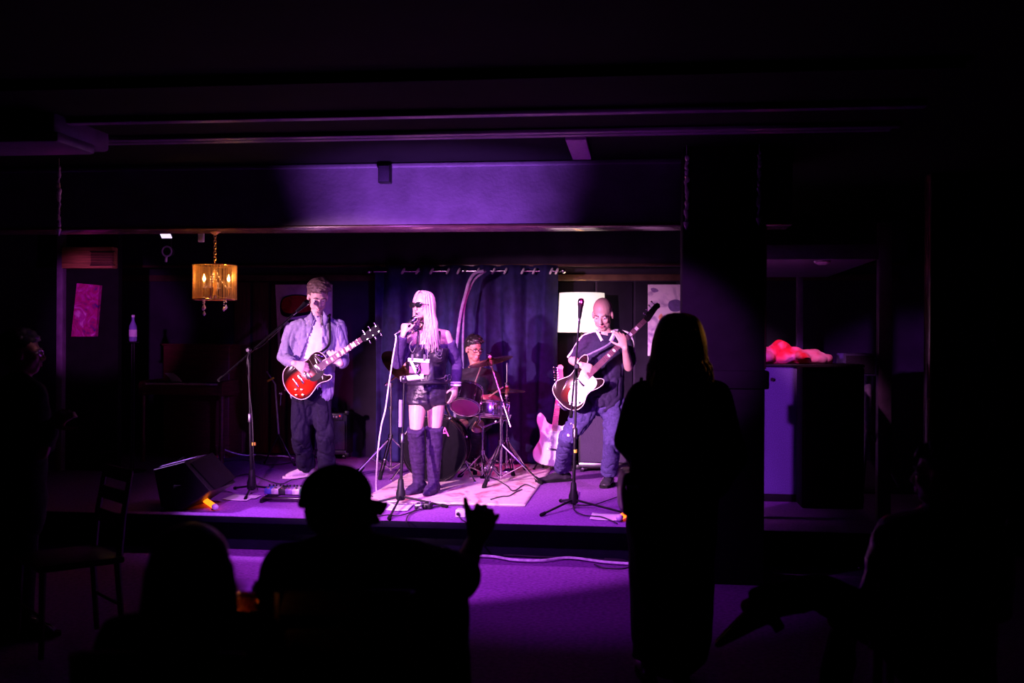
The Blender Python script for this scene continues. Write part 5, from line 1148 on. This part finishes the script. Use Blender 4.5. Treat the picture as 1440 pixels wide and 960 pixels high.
prop(MB().tube(cr(st_, 6), .009, seg=8).build('guitar_strap', mat('grey_violet_strap', (.22, .18, .3), .6)), 'pale bass guitar strap over the bald man\'s shoulder', 'guitar strap', 'guitar straps')
c0 = P(796, 552, -.02); tt = thing('pass_card', 'white card hanging beside the bass player\'s hip', 'card', c0-UP*.06)
MB().box(c0, (.075, .004, .105), Matrix.Rotation(YAW, 3, 'Z'), .0015).build('card', M['paper'], tt)
MB().tube(cr([c0+UP*.05, P(800, 540, 0), P(812, 536, .02)], 4), .003, seg=5).build('cord', M['cable'], tt)
MB().ell(P(794, 566, -.02), .012, seg=8).build('charm', M['clear'], tt)

# ---------------------------------------------------------------- drummer
P = mk(10.35)
ftL, ftR = on(640, 655), on(668, 660)
J = dict(hip=P(670, 578, .05), neck=P(669, 520, 0), SL=P(644, 531, 0), SR=P(693, 531, .02), EL=P(638, 567, -.05), WL=P(656, 566, -.26), ER=P(702, 564, 0), WR=P(690, 557, -.24),
         HL=P(660, 588, 0), HR=P(681, 588, 0), KL=P(641, 604, -.42), KR=P(670, 606, -.42), AL=ftL+V((0, 0, .10)), AR=ftR+V((0, 0, .10)), TL=ftL+V((0, -.16, .01)), TR=ftR+V((.03, -.16, .01)))
t = person('drummer with black hair and glasses, seated behind the drum kit', V(((ftL+ftR)/2)))
hR = hframe(camn*.80+camr*.5-UP*.2, UP); hc = P(666, 491, -.03)
body(t, J, M['skin2'], .98, False, (hc, hR, 0), (dict(d=camr*.6-UP*.2+camn*.6, n=UP*.8+camn*.4, sign=1, curls=(60, 65, 68, 70)), dict(d=-camr*.7+camn*.6-UP*.1, n=UP*.7+camn*.5, sign=-1, curls=(62, 66, 70, 72))))
face(t, hc, hR, brow='hairblack'); short_hair(t, hc, hR, M['hairblack'], n=90, seed=8, up=.05); glasses(t, hc, hR, .93, M['blacklac'], None)
def sh2(b):
    h, n = J['hip'], J['neck']
    b.loft([h-UP*.04, h.lerp(n, .4), h.lerp(n, .74), h.lerp(n, .9), n.lerp(h, .03)], [(.18, .14), (.17, .13), (.185, .135), (.175, .115), (.085, .08)], ref=camr, seg=20); b.loft([J['SL'], n-UP*.025, J['SR']], [.07, .068, .07])
    for s, e in (('SL', 'EL'), ('SR', 'ER')): b.loft([J[s], J[s].lerp(J[e], .8)], [.07, .064], seg=14)
garment('black_shirt', M['darkcloth'], t, sh2, disp=folds(.008, 8, 8, 6))
garment('trousers', M['darkcloth'], t, trousers(J, 1, (.10, .09, .075, .07, .068), (.172, .125), .12, .95), disp=folds(.008, 9, 8, 9))
shoe('shoe', M['shoeblack'], M['rubber'], t, J['AL'], J['TL']); shoe('shoe', M['shoeblack'], M['rubber'], t, J['AR'], J['TR'])
for lab, a, b_ in (('drumstick in the drummer\'s right-hand side, over the hi-hat', P(689, 557, -.30), P(706, 545, -.62)), ('drumstick pointing up beside the rack tom', P(668, 538, -.30), P(677, 514, -.55))):
    tt = thing('drumstick', lab, 'drumstick', a, 'drumsticks'); e = a+(b_-a).normalized()*.36
    MB().loft([a-(e-a)*.1, a.lerp(e, .7), e], [.0075, .0065, .004], seg=8).build('shaft', M['maple'], tt); MB().loft([e, along(a, e, .012)], [.0055, .005], seg=8).build('tip', M['ivory'], tt)

# ---------------------------------------------------------------- furniture in the audience
def chair(label, x, y, rz, m=None, k=1.0):
    m = m or M['darkwood']; Mx = Matrix.Translation((x, y, 0)) @ Matrix.Rotation(rz, 4, 'Z'); t = thing('chair', label, 'chair', None, 'audience chairs', Mx)
    MB().box((0, 0, .435), (.42, .42, .035), None, .012).build('seat', m, t, local=True)
    for sx in (-1, 1):
        MB().loft([(sx*.18, .18, .42), (sx*.19, .19, .001)], [.018, .014], seg=8, rnd=False).build('leg', m, t, local=True)
        MB().loft([(sx*.18, -.18, .42), (sx*.19, -.21, .001)], [.018, .014], seg=8, rnd=False).build('leg', m, t, local=True)
        MB().loft([(sx*.18, -.19, .44), (sx*.18, -.21, .65), (sx*.175, -.25, .88)], [.018, .016, .014], seg=8, rnd=False).build('back_post', m, t, local=True)
    b = MB()
    for z, y_ in ((.62, -.208), (.74, -.228), (.85, -.246)): b.box((0, y_, z), (.35, .018, .07), None, .006)
    b.build('backrest', m, t, local=True)
    MB().cyl((-.185, .185, .2), (.185, .185, .2), .009, seg=6).cyl((-.19, -.2, .2), (.19, -.2, .2), .009, seg=6).build('stretcher', m, t, local=True); return t

# capped man, seated with his back to the camera
P = mk(3.1)
J = dict(hip=P(500, 1010, -.02), neck=P(486, 776, .02), SL=P(405, 806, -.02), SR=P(578, 800, .05), EL=P(380, 930, .05), WL=P(430, 1000, .25), ER=P(648, 812, .30), WR=P(668, 762, .46),
         HL=P(460, 1020, .02), HR=P(545, 1020, .02), KL=P(440, 1010, .46), KR=P(560, 1010, .46))
for s in 'LR': J['A'+s] = V((J['K'+s].x, J['K'+s].y+.05, .10)); J['T'+s] = J['A'+s]+V((0, .17, -.09))
t = person('man in a dark baseball cap seen from behind, one fist raised with thumb up', (J['hip'].x, J['hip'].y, 0))
hR = hframe(camr*.90-camn*.42-UP*.02, UP); hc = P(482, 722, .03)
body(t, J, M['skin2'], 1.15, False, (hc, hR, 0), (dict(d=-camn+camr*.3, n=UP, sign=-1), dict(d=UP*.90+camr*.34-camn*.1, n=camn*.9+UP*.2, sign=-1, curls=(60, 62, 62, 56), k=1.12, thumb=(.62, 1, 0), tcurl=0, spread=.17)), voxel=.006)
face(t, hc, hR); short_hair(t, hc, hR, M['hairblack'], seed=5, n=30)
def capf(b):
    def L(p): return hc+hR @ (V(p)*.95)
    b.ell(L((0, -.022, .062)), (.087, .108, .088), hR, 22); b.ell(L((0, -.03, .035)), (.088, .106, .05), hR, 20)
cp = garment('baseball_cap', M['darkcloth'], t, capf, .007, 2, cut=lambda p, n: (hR.inverted() @ (p-hc)).z < .024)
def LC(p): return hc+hR @ (V(p)*.95)
MB().grid(lambda u, v: LC(((u-.5)*.15*(1-.25*v*v), .066+.075*v*math.sqrt(max(0, 1-(2*u-1)**2*.75)), .046-.020*v-.03*(2*u-1)**2)), 12, 8).build('brim', M['darkcloth'], cp, solid=.005, ang=180)
MB().ell(LC((0, -.022, .150)), .007, seg=8).build('button', M['darkcloth'], cp)
def coat_(b):
    h, n = J['hip'], J['neck']
    b.loft([h-UP*.02, h.lerp(n, .3), h.lerp(n, .6), h.lerp(n, .86), n.lerp(h, .02)], [(.30, .20), (.27, .19), (.235, .17), (.20, .14), (.09, .085)], ref=camr, seg=24); b.loft([J['SL'], n-UP*.02, J['SR']], [.085, .085, .085])
    for s, e, w2, q in (('SL', 'EL', 'WL', .8), ('SR', 'ER', 'WR', .06)): b.loft([J[s], J[s].lerp(J[e], .5), J[e], J[e].lerp(J[w2], q)], [.085, .082, .07, .062], seg=16)
    b.loft([J['SR'].lerp(J['ER'], .45)-UP*.02, J['SR'].lerp(J['ER'], .42)-UP*.5], [(.10, .12), (.12, .16)], ref=camr, seg=14)
garment('loose_coat', M['coat'], t, coat_, .012, 4, folds(.010, 7, 6, 3))
garment('trousers', M['coat'], t, trousers(J, 1, (.10, .09, .075, .07, .068), (.19, .14), .1, .95), .014)
shoe('shoe', M['shoeblack'], M['rubber'], t, J['AL'], J['TL']); shoe('shoe', M['shoeblack'], M['rubber'], t, J['AR'], J['TR'])
chair('dark wooden chair under the man in the cap', J['hip'].x, J['hip'].y+.02, YAW)

# standing woman in a long coat, right of centre
P = mk(4.85)
J = dict(hip=P(945, 705, 0), neck=P(955, 546, .0), SL=P(908, 560, 0), SR=P(1005, 560, 0), EL=P(886, 618, -.04), WL=P(922, 662, .20), ER=P(1028, 640, .0), WR=P(1000, 690, .22),
         HL=P(925, 712), HR=P(966, 712), KL=P(918, 830, .02), KR=P(962, 830, .02), AL=P(912, 925, 0), AR=P(958, 925, 0))
for s in 'LR': J['A'+s].z = .10; J['T'+s] = J['A'+s]+(-camn*.17); J['T'+s].z = .01
t = person('standing woman with long hair and a long dark coat, seen from behind', (J['hip'].x, J['hip'].y, 0))
hR = hframe(-camn*.9-camr*.25+UP*.05, UP); hc = P(953, 484, .0)
body(t, J, M['skin'], .96, True, (hc, hR, 0), (dict(d=camr-camn*.3, n=UP*.5-camn*.5, sign=1), dict(d=-camr*.7-camn*.5, n=UP*.5-camn*.5, sign=-1)), voxel=.008)
face(t, hc, hR)
random.seed(31); b2 = MB(); b2.ell(hc+hR @ V((0, -.02, .05)), (.095, .108, .09), hR, 20); b2.ell(hc+hR @ V((0, -.05, -.05)), (.095, .075, .13), hR, 20)
me = remesh(b2, .008, 1); bm = bmesh.new(); bm.from_mesh(me); Ri = hR.inverted()
bmesh.ops.delete(bm, geom=[v for v in bm.verts if (lambda q: q.y > .05 and q.z < .06)(Ri @ (v.co-hc))], context='VERTS'); bm.to_mesh(me); bm.free()
hw = link('hair', me, M['hairbrown'], t, ang=180); b = MB()
for i in range(420):
    ph = random.uniform(-PI, PI); ph = math.copysign(.75+(PI-.75)*abs(ph)/PI, ph); sx, cx = math.sin(ph), math.cos(ph); Rr = random.uniform(1, 1.18)
    L = lambda p: hc+hR @ V(p)
    wv = random.uniform(0, 6); jw = L((sx*.112*Rr, cx*.10-.02, -.06)); o = hR @ V((sx, cx, 0)); o.z = 0
    q = [L((sx*.02, -.01+cx*.03, .14)), L((sx*.066*Rr, cx*.08-.015, .118)), L((sx*.098*Rr, cx*.104-.018, .035)), jw]
    ln = random.uniform(.13, .24)
    for j in range(1, 5): q.append(jw-UP*ln*j/4+o*(.02*j/4+.014*math.sin(wv+j*2.2))+camr*.012*math.cos(wv+j*1.7))
    c = cr(q, 4); b.loft(c, [.005]*4+[.0055]*(len(c)-8)+[.005, .004, .003, .002], seg=6)
b.build('hair_strands', M['hairbrown'], hw, ang=180)
def coat2(b):
    h, n = J['hip'], J['neck']; hem = h-UP*.62
    b.loft([hem, h-UP*.3, h, h.lerp(n, .35), h.lerp(n, .65), h.lerp(n, .88), n.lerp(h, .02)], [(.175, .19), (.19, .18), (.205, .165), (.195, .15), (.205, .15), (.185, .125), (.08, .08)], ref=camr, seg=24); b.loft([J['SL'], n-UP*.02, J['SR']], [.08, .08, .08])
    for s, e, w2 in (('SL', 'EL', 'WL'), ('SR', 'ER', 'WR')): b.loft([J[s], J[s].lerp(J[e], .5), J[e], J[e].lerp(J[w2], .9)], [.082, .08, .075, .058], seg=16)
garment('long_coat', M['coat'], t, coat2, .012, 4, folds(.012, 7, 3, 3))
garment('trousers', M['jeans'], t, trousers(J, 1, (.10, .09, .075, .07, .072), (.16, .12), .1, .97), .012, 3, folds(.008, 9, 6, 4))
shoe('shoe', M['shoeblack'], M['rubber'], t, J['AL'], J['TL'], .9); shoe('shoe', M['shoeblack'], M['rubber'], t, J['AR'], J['TR'], .9)
bc = P(890, 690, .02); tb = thing('handbag', 'black handbag at the hip of the standing woman', 'bag', bc-UP*.12)
b = MB(); b.box(bc, (.12, .26, .20), Matrix.Rotation(YAW, 3, 'Z'), .03); link('pouch', remesh(b, .012, 4, folds(.006, 9, 9)), M['bag'], tb, ang=180)
MB().tube(cr([bc+UP*.10+V((0, -.1, 0)), bc+UP*.25+V((.0, -.07, 0)), J['SL']+UP*.088-camr*.02, bc+UP*.25+V((0, .09, 0)), bc+UP*.10+V((0, .1, 0))], 6), .009, seg=8).build('strap', M['bag'], tb)
MB().bb(bc+V((-.03, -.145, .02)), bc+V((.03, -.13, .05)), .004).build('clasp', M['chrome'], tb)

# seated person at the right with crossed legs
P = mk(4.0)
J = dict(hip=P(1318, 900, .0), neck=P(1325, 728, 0), SL=P(1262, 755, .02), SR=P(1388, 757, .05), EL=P(1232, 850, .05), WL=P(1205, 850, .28), ER=P(1400, 850, .1), WR=P(1330, 860, .3),
         HL=P(1285, 905, .04), HR=P(1335, 905, .1), KL=P(1150, 830, .12), KR=P(1190, 870, .35), AL=P(1052, 852, .22), AR=P(1170, 985, .32))
J['AR'].z = .10; J['TR'] = J['AR']+V((-.14, .10, -.09)); J['TL'] = P(994, 884, .26)
t = person('person in a shiny black jacket sitting at the right with legs crossed', (J['hip'].x, J['hip'].y, 0))
hR = hframe(-camn*.6-camr*.75, UP); hc = P(1322, 668, 0)
body(t, J, M['skin2'], 1.0, False, (hc, hR, 0), (dict(d=-camr-UP*.2, n=UP, sign=1), dict(d=-camr-UP*.3, n=UP, sign=-1)), voxel=.009)
face(t, hc, hR); short_hair(t, hc, hR, M['hairblack'], seed=9)
def jk3(b):
    h, n = J['hip'], J['neck']
    b.loft([h-UP*.02, h.lerp(n, .4), h.lerp(n, .7), h.lerp(n, .88), n.lerp(h, .02)], [(.21, .16), (.20, .15), (.205, .15), (.185, .125), (.09, .085)], ref=camr, seg=22); b.loft([J['SL'], n-UP*.02, J['SR']], [.085, .08, .085])
    for s, e, w2 in (('SL', 'EL', 'WL'), ('SR', 'ER', 'WR')): b.loft([J[s], J[s].lerp(J[e], .5), J[e], J[e].lerp(J[w2], .85)], [.085, .08, .068, .052], seg=14)
garment('leather_jacket', M['shiny'], t, jk3, .012, 3, folds(.012, 9, 9, 5))
for px, py in ((1250, 851), (1222, 910), (1208, 799), (1243, 880), (1236, 822)):
    p = P(px, py, -.06); MB().ell(p, .006, seg=8).build('metal_stud', M['chrome'], t)
garment('trousers', M['coat'], t, trousers(J, 1, (.10, .09, .072, .066, .06), (.18, .14), .1, .93), .012, 3, folds(.008, 9, 8, 4))
d = (J['TL']-J['AL']).normalized(); nrm = camr.cross(d).cross(d)
b = MB(); s = d.cross(UP).normalized(); u = s.cross(d)
b.loft([J['AL']-d*.05-u*.06, J['AL']+d*.02-u*.05, J['AL']+d*.10-u*.06, J['AL']+d*.18-u*.07], [(.036, .04), (.042, .045), (.045, .032), (.034, .018)], ref=s, seg=12); b.loft([J['AL']-u*.05, J['AL']+(J['KL']-J['AL']).normalized()*.05], [.048, .046])
b.box(J['AL']-d*.06-u*.115, (.04, .045, .05), Matrix((s, d, u)).transposed())
link('shoe', remesh(b, .008, 3), M['shoeblack'], t, ang=180)
shoe('shoe', M['shoeblack'], M['rubber'], t, J['AR'], J['TR'])
chair('dark wooden chair under the person with crossed legs', J['hip'].x, J['hip'].y+.03, math.radians(70))

# standing person at the far left
P = mk(5.6)
J = dict(hip=P(20, 700), neck=P(26, 538), SL=P(0, 556, .12), SR=P(44, 556, -.1), EL=P(-8, 640, .14), WL=P(10, 700, .05), ER=P(58, 636, -.14), WR=P(70, 600, -.22), HL=P(12, 708, .08), HR=P(28, 708, -.06), KL=P(12, 800, .08), KR=P(30, 800, -.06), AL=P(10, 880, .08), AR=P(28, 880, -.06))
for s in 'LR': J['A'+s].z = .10; J['T'+s] = J['A'+s]+camr*.17; J['T'+s].z = .01
t = person('person in glasses and dark clothes standing at the far left edge, facing right', (J['hip'].x, J['hip'].y, 0))
hR = hframe(camr*.95-camn*.25, UP); hc = P(32, 497)
body(t, J, M['skin2'], .97, False, (hc, hR, 0), (dict(d=-UP, n=-camr, sign=1), dict(d=UP*.5+camr*.6, n=camn, sign=1)), voxel=.009)
face(t, hc, hR); short_hair(t, hc, hR, M['hairblack'], seed=14); glasses(t, hc, hR, .93, M['chrome'], None)
def jk4(b):
    h, n = J['hip'], J['neck']; lt = (J['SR']-J['SL']).normalized()
    b.loft([h-UP*.1, h.lerp(n, .4), h.lerp(n, .7), h.lerp(n, .88), n.lerp(h, .02)], [(.19, .15), (.18, .14), (.19, .14), (.175, .115), (.085, .08)], ref=lt, seg=20); b.loft([J['SL'], n-UP*.02, J['SR']], [.075, .075, .075])
    for s, e, w2 in (('SL', 'EL', 'WL'), ('SR', 'ER', 'WR')): b.loft([J[s], J[e], J[e].lerp(J[w2], .85)], [.078, .066, .052], seg=14)
garment('dark_jacket', M['darkcloth'], t, jk4, .014, 3, folds(.010, 9, 9, 5))
garment('trousers', M['darkcloth'], t, trousers(J, 1, (.10, .09, .075, .07, .07), (.16, .13), .1, .97), .014)
shoe('shoe', M['shoeblack'], M['rubber'], t, J['AL'], J['TL']); shoe('shoe', M['shoeblack'], M['rubber'], t, J['AR'], J['TR'])

# seated person closest to the camera, bottom left
P = mk(2.5)
J = dict(hip=P(265, 1130, 0), neck=P(268, 880, .02), SL=P(178, 905, 0), SR=P(358, 905, .0), EL=P(150, 1060, .05), WL=P(200, 1130, .3), ER=P(385, 1060, .05), WR=P(340, 1120, .3), HL=P(220, 1140, .05), HR=P(310, 1140, .05), KL=P(220, 1110, .5), KR=P(300, 1110, .5))
for s in 'LR': J['A'+s] = V((J['K'+s].x, J['K'+s].y+.02, .10)); J['T'+s] = J['A'+s]+V((0, .17, -.09))
t = person('dark haired person sitting closest to the camera at the lower left', (J['hip'].x, J['hip'].y, 0))
hR = hframe(-camn*.95+camr*.2, UP); hc = P(272, 812, .02)
body(t, J, M['skin2'], .95, True, (hc, hR, 0), (dict(d=-camn, n=UP, sign=-1), dict(d=-camn, n=UP, sign=1)), voxel=.009)
face(t, hc, hR)
random.seed(3); b = MB(); b.ell(hc+hR @ V((0, -.02, .045)), (.09, .104, .088), hR, 20); b.ell(hc+hR @ V((0, -.045, -.05)), (.09, .075, .13), hR, 20)
for i in range(60):
    ph = random.uniform(1.0, 2*PI-1.0); sx, cx = math.sin(ph), math.cos(ph); a = hc+hR @ V((sx*.09, cx*.09-.02, .03)); b.loft([a, a-UP*.12+hR @ V((sx*.014, cx*.012, 0)), a-UP*random.uniform(.2, .27)+hR @ V((sx*.03, cx*.02, 0))], [.012, .012, .006], seg=6)
me = remesh(b, .007, 1); bm = bmesh.new(); bm.from_mesh(me); Ri = hR.inverted()
bmesh.ops.delete(bm, geom=[v for v in bm.verts if (lambda q: q.y > .05 and q.z < .05)(Ri @ (v.co-hc))], context='VERTS'); bm.to_mesh(me); bm.free()
link('hair', me, M['hairblack'], t, ang=180)
def jk5(b):
    h, n = J['hip'], J['neck']
    b.loft([h-UP*.02, h.lerp(n, .4), h.lerp(n, .7), h.lerp(n, .88), n.lerp(h, .02)], [(.19, .15), (.17, .13), (.18, .13), (.165, .11), (.08, .075)], ref=camr, seg=20); b.loft([J['SL'], n-UP*.02, J['SR']], [.07, .07, .07])
    for s, e, w2 in (('SL', 'EL', 'WL'), ('SR', 'ER', 'WR')): b.loft([J[s], J[e], J[e].lerp(J[w2], .85)], [.072, .06, .05], seg=14)
garment('dark_top', M['coat'], t, jk5, .012, 3, folds(.008, 9, 9, 5))
garment('trousers', M['coat'], t, trousers(J, 1, (.10, .09, .075, .07, .07), (.17, .13), .1, .95), .014)
shoe('shoe', M['shoeblack'], M['rubber'], t, J['AL'], J['TL'], .9); shoe('shoe', M['shoeblack'], M['rubber'], t, J['AR'], J['TR'], .9)
chair('dark wooden chair under the person closest to the camera', J['hip'].x, J['hip'].y+.02, YAW)
q = onz(96, 905, 0); chair('dark wooden chair standing empty at the lower left', q.x, q.y, 2.4)

# table with drinks, lower left
tc0 = W(322, 895, 2.83); tx, ty = tc0.x, tc0.y
t = thing('bar_table', 'small round dark table with drinks at the lower left', 'table', (tx, ty, 0))
MB().lathe([(.16, .715), (.175, .72), (.175, .742), (.168, .748)], (tx, ty, 0), seg=40).build('tabletop', M['darkwood'], t); MB().cyl((tx, ty, .02), (tx, ty, .714), .03).build('column', M['blackmetal'], t); MB().lathe([(.21, .001), (.21, .015), (.05, .03)], (tx, ty, 0)).build('base', M['blackmetal'], t)
g = W(341, 890, 2.84); t = thing('beer_glass', 'tall glass of amber drink beside the candle holder', 'glass', (g.x, g.y, .749), 'drinks on the table')
MB().lathe([(.030, .0), (.031, .006), (.040, .155), (.0375, .155), (.029, .010)], (g.x, g.y, .749), seg=28).build('glass', M['glass'], t); MB().lathe([(.0285, .011), (.0355, .125)], (g.x, g.y, .749), seg=28).build('drink', M['amber'], t)
g2 = W(322, 893, 2.78); t = thing('candle_holder', 'red glass candle holder glowing orange on the dark table', 'candle holder', (g2.x, g2.y, .749))
MB().lathe([(.025, .0), (.032, .01), (.034, .06), (.031, .06), (.028, .012)], (g2.x, g2.y, .749), seg=24).build('glass_cup', M['redgl'], t); MB().lathe([(.018, .013), (.018, .028), (.004, .03)], (g2.x, g2.y, .749), seg=16).build('wax', M['ivory'], t); MB().lathe([(.002, .03), (.008, .036), (.005, .046), (.001, .058)], (g2.x, g2.y, .749), seg=10).build('flame', M['flame'], t)
g3 = W(357, 888, 2.9); t = thing('tumbler', 'short glass catching a pink glint to the right of the tall drink', 'glass', (g3.x, g3.y, .749), 'drinks on the table')
MB().lathe([(.032, .0), (.033, .006), (.037, .09), (.034, .09), (.030, .012)], (g3.x, g3.y, .749), seg=28).build('glass', M['glass'], t); MB().lathe([(.0295, .013), (.032, .05)], (g3.x, g3.y, .749), seg=24).build('drink', M['redgl'], t)
point('candle_glow', (g2.x, g2.y, .749+.075), .05, (1, .3, .04), .01)
